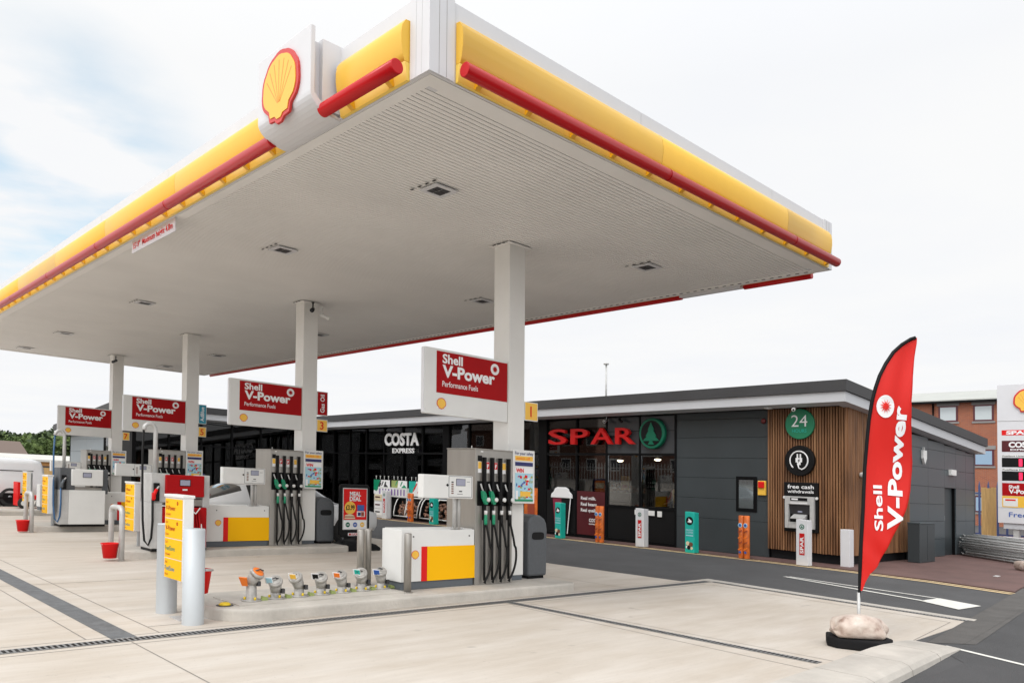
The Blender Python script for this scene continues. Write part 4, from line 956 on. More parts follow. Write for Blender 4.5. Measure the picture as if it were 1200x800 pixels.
m=MB(); disc(m,(-.151,0,0),-YY,ZZ,.335,'black',.006,40); obj('inner_disc', m, t)
m=MB(); m.prism([(0,.30),(.10,.08),(.07,.08),(.17,-.08),(.13,-.08),(.26,-.20),(.035,-.20),(.10,-.30),(-.10,-.30),(-.035,-.20),(-.26,-.20),(-.13,-.08),(-.17,-.08),(-.07,.08),(-.10,.08)],(-.158,0,0),-YY,ZZ,-XX,.02,'spar_green'); obj('fir_tree', m, t)
# coffee sign
t=thing('coffee_sign','white coffee shop lettering on the dark glass left of centre','sign',(FX,24.7,2.4))
m=MB(); text(m,'COSTA',(-.06,0,.32),-YY,ZZ,.43,'white_ink',w=2.12,bold=.035,depth=.03); obj('lettering', m, t, auto=False)
m=MB(); text(m,'EXPRESS',(-.06,-.50,.03),-YY,ZZ,.17,'white_ink',w=1.35,bold=.02,depth=.02); obj('small_lettering', m, t, auto=False)
# 24 hours and plug discs, cash machine
t=thing('hours_sign','round green 24 hours disc on the timber cladding','sign',(FX-.05,8.31,3.12))
m=MB(); m.lathe([(.345,0),(.345,.05),(.335,.06)],(0,0,0),'disc_green',40,(-1,0,0)); obj('disc', m, t)
m=MB(); text(m,'24',(-.062,0,-.06),-YY,ZZ,.27,'white_ink',w=.38,bold=-.005,align='C',depth=.006); text(m,'HOURS',(-.062,0,-.19),-YY,ZZ,.075,'teal',w=.34,bold=0,align='C',depth=.004); obj('lettering', m, t)
t=thing('charging_sign','round black disc with a white plug symbol, below the green disc','sign',(FX-.05,8.30,2.29))
m=MB(); m.lathe([(.345,0),(.345,.09),(.335,.10)],(0,0,0),'black',40,(-1,0,0)); obj('disc', m, t)
m=MB(); pts=[(-.11,.21*math.cos(R(a)),.0+.21*math.sin(R(a))) for a in range(-50,262,8)]; m.tube(pts,.016,'white_ink',8)
m.tube([(-.11,0.02,-.10),(-.11,.0,-.17),(-.11,-.07,-.20),(-.11,-.13,-.165)],.014,'white_ink',8)
rect(m,(-.103,0,0),-YY,ZZ,-.075,-.04,.15,.10,'white_ink',.012); rect(m,(-.103,0,0),-YY,ZZ,-.04,-.10,.08,.06,'white_ink',.012)
for s in (-.05,.022): rect(m,(-.103,0,0),-YY,ZZ,s,.06,.03,.09,'white_ink',.012)
m.prism([(.02,.05),(-.03,-.01),(0,-.01),(-.02,-.06),(.035,.01),(.005,.01)],(-.116,0,0),-YY,ZZ,-XX,.002,'black'); obj('plug_symbol', m, t)
t=thing('cash_machine','grey cash machine with a black header on the timber wall','cash machine',(FX-.05,8.29,.68))
m=MB(); m.box(-.05,.02,-.40,.40,0,1.12,'black'); obj('surround', m, t, bevel=.01)
m=MB(); text(m,'free cash',(-.052,0,.98),-YY,ZZ,.085,'white_ink',w=.62,bold=.02,align='C'); text(m,'withdrawals',(-.052,0,.88),-YY,ZZ,.07,'white_ink',w=.62,bold=.015,align='C'); obj('header_lettering', m, t)
m=MB(); m.box(-.11,-.05,-.34,.34,.08,.16,'bin_grey'); m.box(-.13,-.05,-.34,-.25,.08,.80,'galv'); m.box(-.13,-.05,.25,.34,.08,.80,'galv'); m.box(-.14,-.05,-.25,.25,.62,.80,'galv'); m.box(-.12,-.05,-.25,.25,.08,.22,'galv')
m.prism([(-.05,.62),(-.10,.62),(-.06,.40),(-.05,.40)],(0,-.25,0),XX,ZZ,YY,.5,'dark_steel'); obj('fascia', m, t, bevel=.004)
m=MB(); m.box(-.145,-.14,-.20,.20,.70,.77,'black'); rect(m,(-.146,0,0),-YY,ZZ,-.17,.72,.15,.035,'white_ink'); rect(m,(-.142,0,0),-YY,ZZ,-.2,.64,.4,.02,'white_ink'); m.cbox((-.075,0,.46),(.02,.10,.03),'lcd'); obj('screen', m, t)
m=MB(); m.prism([(-.05,.40),(-.22,.32),(-.22,.30),(-.05,.30)],(0,-.16,0),XX,ZZ,YY,.32,'galv'); obj('keypad_shelf', m, t)
for s in (-1,1):
    m=MB(); m.lathe([(.035,0),(.03,.03)],(-.05,s*.38,.77),'off_white',12,(-1,0,0)); obj('mirror_knob', m, t)
# little things under the eaves
cctv(FX-.1,13.93,3.50,-.9,-.2,'white security camera under the shop eaves above the red letters',col='off_white')
cctv(FX-.12,13.45,3.50,-.5,-.8,'black security camera under the shop eaves above the red letters')
cctv(FX-.35,8.31,3.60,-.9,-.3,'white security camera under the eaves above the green 24 disc',col='off_white')
for k,(y,l) in enumerate(((12.06,'flat white eaves light above the green tree disc'),(15.4,'flat white eaves light above the red letters'),(8.97,'flat white eaves light at the left edge of the timber'))):
    m=MB(); m.lathe([(.10,-.03),(.11,0)],(FX-.3,y,3.50),'off_white',18); m.lathe([(.07,-.035),(.07,-.03)],(FX-.3,y,3.50),'white_ink',18); tag(obj('eaves_light', m),l,'light')
m=MB(); m.lathe([(.05,0),(.06,.05),(.07,.16),(.05,.19)],(17.75,SYW-.04,2.02),'off_white',16,(-.5,-1,0)); tag(obj('wall_camera', m),'small white camera on the side face of the timber corner','camera')
t=thing('burglar_alarm','white shield shaped alarm box high on the side wall','alarm',(21.75,SYW,2.65)); m=MB(); m.prism([(-.12,.16),(.12,.16),(.12,-.05),(0,-.2),(-.12,-.05)],(0,0,0),XX,ZZ,-YY,.07,'off_white'); obj('cover', m, t, bevel=.01); m=MB(); m.box(-.02,.02,-.05,0,.16,.24,'galv'); obj('strobe', m, t)
m=MB(); m.box(23.72,24.12,SYW-.09,SYW,2.24,2.40,'off_white'); tag(obj('door_light', m, bevel=.01),'small white bulkhead light above the side door','light')
# window posters
m=MB(); m.box(FX-.015,FX-.010,14.05,15.08,.12,1.36,'maroon'); 
for k,tx in enumerate(('Real milk.','Real beans.','Real quality.')): text(m,tx,(FX-.018,14.93,1.12-k*.17),-YY,ZZ,.09,'white_ink',w=(.56,.62,.68)[k],bold=.02)
text(m,'COSTA',(FX-.018,14.62,.50),-YY,ZZ,.09,'white_ink',w=.36,bold=.03); text(m,'EXPRESS',(FX-.018,14.62,.42),-YY,ZZ,.035,'white_ink',w=.3)
tag(obj('coffee_poster', m),'maroon window poster with white words about milk, right of the big cup','poster')
m=MB(); m.box(FX-.015,FX-.010,15.16,16.30,.12,1.36,'black'); tag(obj('window_panel', m),'black window panel behind the big coffee cup cut-out','poster')
t=thing('cup_cutout','tall coffee cup cut-out with a white lid in the shop window','poster',(FX-.05,15.62,.10))
m=MB(); m.prism([(-.24,0),(.24,0),(.36,1.05),(-.36,1.05)],(0,0,0),-YY,ZZ,-XX,.03,'black'); m.prism([(-.245,0),(.02,0),(-.02,1.05),(-.365,1.05)],(-.031,0,0),-YY,ZZ,-XX,.003,'cup_red'); m.prism([(.21,0),(.24,0),(.365,1.05),(.33,1.05)],(-.031,0,0),-YY,ZZ,-XX,.003,'white_ink'); obj('cup', m, t)
m=MB(); m.prism([(-.42,1.03),(.42,1.03),(.40,1.14),(.30,1.22),(.26,1.30),(.16,1.345),(-.16,1.345),(-.26,1.30),(-.30,1.22),(-.40,1.14)],(0,0,0),-YY,ZZ,-XX,.06,'white_ink'); obj('lid', m, t, bevel=.015)
m=MB(); m.box(FX-.015,FX-.01,16.68,17.25,.35,1.38,'crisp_orange'); m.box(FX-.02,FX-.016,16.8,17.1,.5,.9,'sausage'); m.box(FX-.02,FX-.016,16.75,17.2,1.15,1.3,'orange'); tag(obj('food_poster', m),'orange food poster in the window behind the litter bin','poster')
m=MB(); m.box(FX-.03,FX-.02,12.35,13.0,.80,.93,'off_white'); m.box(FX-.03,FX-.02,12.12,12.26,.78,.93,'off_white'); tag(obj('window_notice', m),'pair of small white notices under the right hand shop window','notice')
# antenna on the roof
m=MB(); m.tube([(18.4,15.1,3.8),(18.4,15.1,5.20)],.028,'galv',10); m.lathe([(.08,0),(.08,.04)],(18.4,15.1,5.20),'galv',12); tag(obj('vent_pole', m),'thin grey pole standing on the shop roof','pole')
# ---- bollards in printed sleeves along the yellow line
def sleeve(x,y,kind,label,h=1.0,w=.26):
    t=thing('printed_bollard',label,'bollard',(x,y,.02),'printed bollard covers in front of the shop')
    m=MB(); q=w/2
    base={'teal':'teal','crisp':'crisp_orange','spar':'white_panel','plain':'white_panel'}[kind]
    if kind=='crisp':
        for s in (-1,1): m.lathe([(q*.50,0),(q*.50,h-.01),(q*.46,h)],(0,s*q*.52,0),base,20)
    elif kind=='plain': m.box(-.11,.11,-.10,.10,0,h,base)
    else: m.prism([(-q,0),(q,0),(q,h),(-q,h+.02)],(-.10,0,0),-YY,ZZ,XX,.20,base)
    obj('cover', m, t, bevel=.008)
    o=(-.101,0,0); m=MB()
    if kind=='teal':
        disc(m,(-.101,0,h-.20),-YY,ZZ,q*.78,'black',.003); m.prism([(-.06,-.03),(.05,-.045),(.065,.0),(.02,.03),(-.03,.06),(-.02,.01)],(-.105,0,h-.20),-YY,ZZ,-XX,.002,'white_ink')
        text(m,'FRESH',(-.102,0,h-.44),-YY,ZZ,.04,'sky_print',w=.2,align='C'); text(m,'COFFEE',(-.102,0,h-.50),-YY,ZZ,.04,'sky_print',w=.2,align='C'); m.cbox((-.102,0,h-.55),(.002,.2,.025),'sky_print')
        for a,b,r_,c in ((-.05,.22,.05,'cream'),(.04,.20,.055,'brown_print'),(-.02,.12,.05,'black'),(.06,.11,.035,'cream'),(-.075,.13,.03,'white_ink'),(.0,.165,.03,'sausage')): disc(m,(-.101-.001*r_*10,-a,b),-YY,ZZ,r_,c,.002+r_*.02,12)
    elif kind=='crisp':
        for s in (-1,1):
            c=(-q*.5-.002,s*q*.52,h-.22); m.lathe([(.052,0),(.05,.006)],c,'sky_print',16,(-1,0,0)); m.lathe([(.035,.006),(.033,.010)],c,'blue_ink',12,(-1,0,0))
            for k in range(4): m.prism([(-.05,0),(.05,.05),(.05,.08),(-.05,.03)],(-q*.5-.003,s*q*.52,.18+k*.13),-YY,ZZ,-XX,.004,'sausage' if k%2 else 'orange')
            m.lathe([(.03,0),(.03,.006)],(-q*.5-.004,s*q*.52,.14),'blue_ink',12,(-1,0,0))
    elif kind=='spar':
        rect(m,o,-YY,ZZ,-.055,.22,.115,h-.50,'spar_red',.003); text(m,'SPAR',(-.105,-.035,.25),ZZ,YY,.07,'white_ink',w=h-.60,bold=.03)
        disc(m,(-.101,0,h-.14),-YY,ZZ,.055,'spar_green',.003,20,r0=.038); m.prism([(-.025,-.02),(.025,-.02),(0,.03)],(-.101,0,h-.14),-YY,ZZ,-XX,.003,'spar_green')
    if mb_ok(m): obj('print', m, t)
    return t
def mb_ok(m): return len(m.v)>0
sleeve(16.22,14.94,'teal','teal bollard cover in front of the coffee cup cut-out',.98,.22)
sleeve(16.27,13.55,'crisp','orange bollard cover in front of the maroon coffee poster',.97)
sleeve(16.38,12.24,'spar','white and red bollard cover in front of the dark glazing',.96)
sleeve(16.25,10.66,'teal','teal bollard cover against the grey cladding, right of the windows',.96)
sleeve(16.20,9.24,'crisp','orange bollard cover below the small hatch window',.97)
sleeve(16.15,7.80,'spar','white and red bollard cover in front of the cash machine',.96)
sleeve(16.90,7.20,'plain','plain white bollard at the timber corner',.80,.22)
sleeve(16.45,23.72,'spar','white and red bollard cover left of the firewood bins, farthest away',1.0,.28)
sleeve(16.30,22.05,'crisp','orange bollard cover in front of the left firewood bin',.97,.27)
sleeve(16.25,20.68,'teal','teal bollard cover in front of the right firewood bin',.84,.25)
# firewood bins, produce boards and newspaper stand
def log_bin(x,y0,y1,label):
    t=thing('firewood_bin',label,'display bin',(x,y0,.03),'dark curved display bins in front of the shop'); L=y1-y0
    pr=[(0,0),(.55,0),(.55,.80),(.40,.82),(.26,.78),(.14,.66),(.05,.46),(.0,.22)]
    for yy in (0,L-.04):
        m=MB(); m.prism(pr,(0,yy,0),XX,ZZ,YY,.04,'black'); obj('side_panel', m, t)
    m=MB(); m.box(.50,.54,.04,L-.04,0,.80,'black'); m.box(.05,.5,.04,L-.04,0,.08,'black'); m.prism([(.40,.83),(.55,.81),(.55,.84),(.40,.86),(.25,.81),(.26,.78)],(0,0,0),XX,ZZ,YY,L,'plinth_grey'); obj('body', m, t)
    for yy in (.02,L/2,L-.05):
        m=MB(); m.tube([(p[0]-.012,yy,p[1]+.01) for p in ((0,.12),(.0,.22),(.05,.46),(.14,.66),(.26,.78),(.40,.82))],.020,'off_white',8); obj('rib', m, t)
    m=MB(); m.tube([(.24,.02,.78),(.24,L-.03,.78)],.022,'off_white'); m.tube([(-.01,.02,.12),(-.01,L-.03,.12)],.018,'off_white'); obj('rail', m, t)
    m=MB(); r=random.Random(int(y0*7)); 
    for k in range(64):
        z=.12+r.random()*.52; y=.08+r.random()*(L-.2); xx=.10+max(0,(z-.25))*.35
        m.lathe([(.0,0),(.05,0),(.045,.12)],(xx+r.uniform(0,.04),y,z),'logs',7,(r.uniform(.8,1),r.uniform(-.4,.4),r.uniform(-.2,.2)))
    g_=obj('logs', m, t); g_['kind']='stuff'
log_bin(16.6,22.05,23.50,'dark curved firewood bin, left of the pair')
log_bin(16.6,20.30,21.95,'dark curved firewood bin, right of the pair')
m=MB(); m.box(16.75,17.0,20.12,20.22,.03,.75,'bright_red'); tag(obj('red_stand', m),'narrow red stand at the right end of the firewood bins','stand')
def board(y0,y1,cols_,label):
    t=thing('plant_board',label,'display board',(16.85,y0,.03),'printed boards behind the firewood bins'); L=y1-y0
    m=MB(); m.box(0,.05,0,L,.0,1.40,'black'); rect(m,(-.001,L,0),-YY,ZZ,.03,.85,L-.06,.53,'white_ink',.003); obj('board', m, t)
    m=MB(); r=random.Random(int(y0)); o=(-.005,L,0); m.prism([(.62,.88),(.95,.88),(.98,1.12),(.80,1.24),(.66,1.1)],o,-YY,ZZ,-XX,.002,cols_[1])
    m.prism([(.03,1.38),(.45,1.38),(.40,1.1),(.2,.95),(.03,1.0)],o,-YY,ZZ,-XX,.002,cols_[0])
    for k in range(7): 
        a=.25+r.random()*(L-.5); b=.9+r.random()*.3; m.prism([(a,b),(a+.05,b),(a+.16,b+.16),(a+.10,b+.17)],o,-YY,ZZ,-XX,.003+k*.0002,cols_[1])
    obj('print', m, t)
    for k in range(4):
        m=MB(); m.tube([(.02,.15+k*(L-.3)/3,1.40),(.02,.15+k*(L-.3)/3,1.50)],.012,'off_white',6); m.lathe([(.02,0),(.02,.03)],(.02,.15+k*(L-.3)/3,1.50),'off_white',8); obj('peg', m, t)
board(24.05,25.15,('green_nozzle','dark_steel'),'white and green printed board, leftmost of three behind the bins')
board(22.98,24.0,('lime','green_nozzle'),'white board with green leaves, middle of three behind the bins')
board(21.88,22.92,('teal','bright_red'),'teal and red printed board, rightmost of three behind the bins')
t=thing('newspaper_stand','white newspaper stand with papers left of the farthest white bollard','stand',(16.5,23.95,.03))
m=MB(); m.box(0,.35,0,.62,0,.86,'off_white'); obj('frame', m, t)
m=MB()
for k,(z,c) in enumerate(((.08,'white_ink'),(.34,'white_ink'),(.62,'cream'))): 
    rect(m,(-.002,.6,0),-YY,ZZ,.03,z,.52,.22,c,.02); rect(m,(-.024,.6,0),-YY,ZZ,.08,z+.1,.3,.05,'maroon' if k else 'black',.002)
obj('papers', m, t)
t=thing('gas_cage','white rack with purple striped bags behind the firewood bins','rack',(16.72,22.85,.03))
m=MB(); m.box(0,.1,0,1.8,.78,1.12,'off_white'); m.box(0.02,.1,.02,.06,0,.8,'off_white'); m.box(0.02,.1,1.74,1.78,0,.8,'off_white'); obj('frame', m, t)
m=MB()
for k in range(9): rect(m,(-.001,1.8,0),-YY,ZZ,.08+k*.19,.84,.07,.22,'violet_ink',.003)
obj('bags', m, t)
# side cabinet
t=thing('utility_cabinet','dark grey metal cabinet standing against the side wall by the flag','cabinet',(19.9,6.75,.03))
m=MB(); m.box(0,1.02,0,.28,0,.92,'cladding'); obj('body', m, t, bevel=.01); m=MB(); m.box(-.01,1.03,-.01,.29,.92,.95,'cladding_side'); obj('top', m, t, bevel=.008)
m=MB(); m.box(.50,.505,-.003,0,.05,.88,'black'); obj('door_gap', m, t)

# ================================================================== SWING SIGN, VEHICLES
t=thing('swing_sign','swinging meal deal poster sign in a rounded black frame on the forecourt','sign',(8.75,13.75,.0))
m=MB(); pr=[(-.42,0),(.46,0),(.47,.06),(.36,.13),(.15,.19),(-.15,.19),(-.34,.13),(-.44,.06)]
m.prism(pr,(0,-.30,0),XX,ZZ,YY,.6,'black_matte'); obj('base', m, t, bevel=.04)
def rrect(w,h,r,cx=0,cz=0,n=5):
    p=[]
    for sx_,sz,a in ((1,1,0),(-1,1,90),(-1,-1,180),(1,-1,270)):
        for i in range(n+1): q=R(a+90*i/n); p.append((cx+sx_*(w/2-r)+r*math.cos(q),cz+sz*(h/2-r)+r*math.sin(q)))
    return p
for s in (-.26,.26):
    m=MB(); m.tube([(s,0,.16),(s,0,.30)],.025,'dark_steel'); obj('spring', m, t)
m=MB(); m.prism(rrect(.70,1.06,.07,0,.80),(0,.035,0),XX,ZZ,-YY,.07,'black'); fr=obj('frame', m, t, bevel=.012)
m=MB(); rect(m,(0,-.0355,0),XX,ZZ,-.29,.42,.58,.84,'galv',.003); rect(m,(0,-.039,0),XX,ZZ,-.27,.62,.54,.62,'bright_red',.002); rect(m,(0,-.039,0),XX,ZZ,-.27,.43,.54,.18,'white_ink',.002); obj('poster', m, fr)
m=MB(); text(m,'MEAL',(0,-.042,1.10),XX,ZZ,.085,'white_ink',w=.26,bold=.04,align='C'); text(m,'DEAL',(0,-.042,1.00),XX,ZZ,.085,'white_ink',w=.27,bold=.04,align='C'); obj('heading', m, fr)
m=MB(); disc(m,(-.12,-.042,.86),XX,ZZ,.13,'emblem_yellow',.002); text(m,'\u00a33.99',(-.12,-.0445,.82),XX,ZZ,.095,'black',w=.21,bold=.03,align='C'); obj('price_roundel', m, fr)
m=MB(); rect(m,(0,-.042,0),XX,ZZ,.05,.80,.16,.12,'blue_ink',.002); rect(m,(0,-.042,0),XX,ZZ,.04,.68,.19,.11,'white_ink',.002); rect(m,(0,-.0445,0),XX,ZZ,.06,.70,.07,.07,'navy',.002); rect(m,(0,-.0445,0),XX,ZZ,.14,.69,.07,.09,'sausage',.002); m.prism([(-.25,.64),(.0,.64),(-.02,.70),(-.12,.74),(-.24,.71)],(0,-.042,0),XX,ZZ,-YY,.002,'cream'); m.prism([(-.25,.67),(.0,.67),(-.02,.69),(-.24,.69)],(0,-.0445,0),XX,ZZ,-YY,.002,'sausage'); obj('food_pictures', m, fr)
m=MB()
for a,c in ((-.17,'spar_green'),(0,'blue_ink'),(.17,'yellow_gloss')): disc(m,(a,-.042,.52),XX,ZZ,.05,c,.002); m.cbox((a,-.0445,.52),(.06,.001,.014),'white_ink')
obj('badges', m, fr)
m=MB(); rect(m,(0,-.036,0),XX,ZZ,-.16,.295,.32,.06,'white_ink',.003); rect(m,(0,-.0395,0),XX,ZZ,-.14,.305,.28,.04,'spar_red',.002); text(m,'SPAR',(0,-.042,.31),XX,ZZ,.03,'white_ink',w=.2,align='C'); obj('name_strip', m, fr)

def used(m):
    ids=sorted({i for f in m.f for i in f}); mp={v:k for k,v in enumerate(ids)}; m.v=[m.v[i] for i in ids]; m.f=[[mp[i] for i in f] for f in m.f]; return m
def loft_vehicle(name, label, cat, loc, length, stations, glassrows, paint, wheels, wr, halfw, extra=None):
    """stations: (x, sill, belt, roof, half-width at belt, half-width at roof)"""
    t=thing(name,label,cat,loc); nS=len(stations)
    def ring(s):
        x,si,be,ro,wb,wt=s; h=[]
        for yy,zz_ in ((wb*.86,si),(wb*.985,si+.10),(wb,si+(be-si)*.55),(wb*.985,be-.03),(wb*.965,be)): h.append((x,yy,zz_))
        if ro>be+.02:
            for k in (.33,.66,.92): h.append((x,wb*.955+(wt-wb*.955)*k**1.3,be+(ro-be)*k))
            h += [(x,wt*.80,ro-.005),(x,wt*.35,ro+.012),(x,0,ro+.016)]
        else:
            for k in (.33,.66,.92): h.append((x,wb*(.95-.1*k),be+.008*k))
            h += [(x,wb*.6,be+.02),(x,wb*.3,be+.028),(x,0,be+.03)]
        return [(a,-b,c) for a,b,c in h]+[(a,b,c) for a,b,c in h[::-1][1:]]
    rs=[ring(s) for s in stations]; k=len(rs[0]); body=MB(); vs=[p for r in rs for p in r]; gl=MB(); fs=[]; gf=[]
    for a in range(nS-1):
        for i in range(k-1):
            f=(a*k+i,a*k+i+1,(a+1)*k+i+1,(a+1)*k+i)
            side=4<=min(i,k-2-i)<=6; top=min(i,k-2-i)>=7
            (gf if (a in glassrows['side'] and side) or (a in glassrows['screen'] and (top or side)) or (a in glassrows.get('rear',()) and min(i,k-2-i)>=6) else fs).append(f)
    body.add(vs,fs,paint,True); body.add(rs[0],[list(range(k))],paint); body.add(rs[-1],[list(range(k))[::-1]],paint)
    b=obj('body', used(body), t, auto=True)
    gl.add([(x,y,z) for x,y,z in vs],gf,'car_glass',True); obj('windows', used(gl), t)
    for (wx,s) in wheels:
        m=MB(); y=s*(halfw-.10); m.lathe([(wr*.66,-.10),(wr*.93,-.10),(wr,-.06),(wr,.06),(wr*.93,.10),(wr*.66,.10)],(wx,y,wr),'tyre',28,(0,1,0),cap=False); w=obj('wheel', m, t)
        m=MB(); yy=y+s*.085; m.lathe([(wr*.66,-.03),(wr*.62,.0),(.06,-.01),(.05,.01),(0,.012)],(wx,yy,wr),'rim',24,(0,s,0))
        for q in range(5):
            a=R(72*q); m.prism([(math.cos(a+d_)*wr*r_,wr+math.sin(a+d_)*wr*r_) for d_,r_ in ((.28,.2),(.36,.6),(.9,.6),(.95,.2))],(wx,yy+s*.003,0),XX,ZZ,YY*s,.002,'black')
        obj('rim', m, w)
        m=MB(); m.lathe([(wr*1.12,0),(wr*1.12,.01)],(wx,s*(halfw-.018),wr),'black',28,(0,s,0)); obj('wheel_arch', m, t)
    return t
car=loft_vehicle('parked_car','white coupe with dark windows parked behind the second pump','car',(5.75,15.95,0),4.6,
 [(0,.40,.66,.66,.62,.5),(.05,.30,.82,.82,.80,.6),(.22,.22,.88,.88,.87,.6),(.62,.20,.90,.95,.90,.60),(1.30,.20,.90,1.22,.90,.60),(1.42,.20,.90,1.25,.90,.61),(1.95,.20,.89,1.29,.90,.62),(2.6,.20,.88,1.28,.90,.62),(3.0,.20,.87,1.18,.90,.64),(3.45,.20,.85,.90,.90,.66),(4.0,.22,.78,.78,.88,.6),(4.5,.28,.68,.68,.80,.5),(4.62,.36,.56,.56,.62,.4)],
 {'side':(5,6,7),'screen':(8,),'rear':(3,)},'car_paint',((.95,-1),(.95,1),(3.65,-1),(3.65,1)),.33,.90)
m=MB(); m.box(1.40,1.52,-.04,.04,1.26,1.33,'black'); obj('aerial', m, car); m=MB()
for s in (-1,1): m.box(.02,.14,s*.62-.14,s*.62+.14,.74,.84,'tail_red')
obj('tail_lights', m, car)
van=loft_vehicle('white_van','white panel van at the far left edge of the forecourt','van',(2.45,31.1,0),4.6,
 [(0,.3,.75,.75,.8,.6),(.06,.22,.95,.95,.90,.7),(.8,.2,1.05,1.10,.92,.7),(1.35,.2,1.05,1.50,.92,.74),(1.8,.2,1.05,1.60,.92,.78),(2.6,.2,1.05,1.62,.92,.80),(4.2,.2,1.05,1.60,.92,.80),(4.45,.2,1.05,1.54,.91,.79),(4.55,.24,1.0,1.30,.88,.72)],
 {'side':(3,),'screen':(2,)},'car_paint',((.9,-1),(.9,1),(3.55,-1),(3.55,1)),.32,.92)
m=MB(); m.box(1.2,3.0,-.945,-.925,.52,.60,'black'); m.box(.2,4.5,-.945,-.925,.26,.32,'black'); m.box(3.2,4.2,-.945,-.93,1.18,1.21,'black'); obj('side_trim', m, van)
t=thing('red_trolley','small red metal trolley with two wheels in front of the white van','trolley',(6.0,29.2,0))
m=MB(); m.box(-.05,.02,-.3,.3,.1,.85,'bright_red'); m.box(0,.75,-.3,.3,.30,.42,'bright_red'); m.box(.72,.78,-.3,.3,.1,.6,'bright_red'); obj('frame', m, t)
for x in (.12,.62):
    m=MB(); m.lathe([(.05,-.03),(.17,-.03),(.18,0),(.17,.03),(.05,.03)],(x,-.33,.18),'tyre',18,(0,1,0)); w=obj('wheel', m, t); m=MB(); m.lathe([(.09,0),(.08,.01)],(x,-.365,.18),'off_white',14,(0,-1,0)); obj('hub', m, w)
t=thing('standing_sign','orange poster in a dark rounded frame behind the white car','sign',(8.5,21.5,0))
m=MB(); m.prism(rrect(.8,1.1,.1,0,.85),(0,.03,0),XX,ZZ,-YY,.06,'navy'); obj('frame', m, t); m=MB(); rect(m,(0,-.031,0),XX,ZZ,-.33,.38,.66,.95,'orange',.003); rect(m,(0,-.035,0),XX,ZZ,-.28,1.0,.56,.22,'cream',.002); obj('poster', m, t); m=MB(); m.box(-.35,.35,-.25,.25,0,.3,'black_matte'); obj('base', m, t)

# ================================================================== FLAG
fb_=(8.04,3.31); U=Vector((.72,-.69,0)); NV=Vector((-.69,-.72,0))
def fw(u,z): # soft waves in the cloth
    return .035*math.sin(2.1*z+3*u)+.06*u*math.sin(5.2*z+1.3)+.022*math.sin(9*u+2.5*z)+.010*math.sin(26*u-5*z)*max(0,1-abs(z-2.8)/.7)+.016*math.sin(20*u+14*z)*max(0,1-abs(z-.95)/.3)
def fp_(u,z,off=0): return Vector((0,0,z))+U*u+NV*(fw(u,z)*min(1,max(0,u+.05)*4)+off)
t=thing('feather_flag','tall red feather flag with white lettering on a sandbagged base','flag',(*fb_,.0))
Lf=[(.57,.015),(.80,.018),(1.06,.03),(1.36,.055),(1.8,.085),(2.1,.11),(2.3,.125),(2.49,.15),(2.62,.18),(2.75,.225),(2.88,.295),(3.0,.375),(3.08,.46),(3.14,.55),(3.155,.595)]
Rt_=[(.57,.03),(.66,.06),(.74,.105),(.82,.19),(.92,.25),(1.0,.29),(1.1,.34),(1.25,.41),(1.42,.49),(1.60,.545),(1.80,.58),(1.90,.585),(2.1,.565),(2.3,.54),(2.5,.53),(2.75,.55),(2.95,.575),(3.10,.60),(3.155,.602)]
def interp(T,z):
    for (a,b),(c,d_) in zip(T,T[1:]):
        if a<=z<=c: return b+(d_-b)*(z-a)/(c-a)
    return T[-1][1] if z>T[-1][0] else T[0][1]
m=MB(); NZ,NU=90,16; vs=[]
for s in (0,1):
    for i in range(NZ+1):
        z=.57+(3.155-.57)*i/NZ; a,b=interp(Lf,z),interp(Rt_,z)
        for j in range(NU+1): vs.append(tuple(fp_(a+(b-a)*j/NU,z,-.003*s)))
k=(NZ+1)*(NU+1); fs=[]
for s in (0,1):
    for i in range(NZ):
        for j in range(NU): q=s*k+i*(NU+1)+j; fs.append((q,q+1,q+NU+2,q+NU+1))
for i in range(NZ):
    for j in (0,NU): q=i*(NU+1)+j; fs.append((q,q+NU+1,k+q+NU+1,k+q))
m.add(vs,fs,'flag_red',True); obj('cloth', m, t)
m=MB(); m.tube([(0,0,.12),(0,0,.45),tuple(U*.008+ZZ*.57)]+[tuple(fp_(interp(Lf,z)-.008,z)) for z in (.8,1.06,1.36,1.8,2.1,2.3,2.49,2.62,2.75,2.88,3.0,3.08,3.14,3.155)],.013,'black',10,rad=[.014]*3+[.018]*14); obj('pole', m, t)
m=MB(); m.tube([(0,0,.10),(0,0,.55)],.016,'galv',12); obj('pole_foot', m, t)
def onflag(q):
    u=q.dot(U); return Vector((0,0,q.z))+U*u+NV*(fw(u,q.z)*min(1,max(0,u+.05)*4)+.010)
m=MB(); text(m,'Shell',U*.250+ZZ*1.18,ZZ,-U,.085,'white_ink',w=.46,bold=.02,f3=onflag); obj('lettering', m, t, auto=False)
m=MB(); text(m,'V-Power',U*.430+ZZ*1.19,ZZ+U*.045,-U+ZZ*.045,.135,'white_ink',w=1.26,bold=.035,f3=onflag); obj('lettering', m, t, auto=False)
m=MB(); cu_,cz_=.270,2.44; vs=[(onflag(U*(cu_+.088*math.cos(R(a)))+ZZ*(cz_+.115*math.sin(R(a))))) for a in range(0,360,15)]; m.add([tuple(v) for v in vs],[list(range(24))],'white_ink')
vs=[tuple(onflag(U*(cu_+r_*.8*math.cos(R(a*15)))+ZZ*(cz_+r_*math.sin(R(a*15))))+NV*.003) for a,r_ in [(i,.075 if i%2 else .03) for i in range(24)]]; m.add(vs,[list(range(24))],'flag_red'); obj('star_disc', m, t)
t=thing('flag_base','black rubber flag base loaded with two beige sandbags','flag base',(8.04,3.31,.0))
m=MB(); m.prism([(-.33,-.02),(-.28,-.14),(.06,-.30),(.32,-.06),(.30,.20),(-.24,.24)],(0,0,.006),U,-NV,ZZ,.10,'black_matte'); obj('base_block', m, t, bevel=.015)
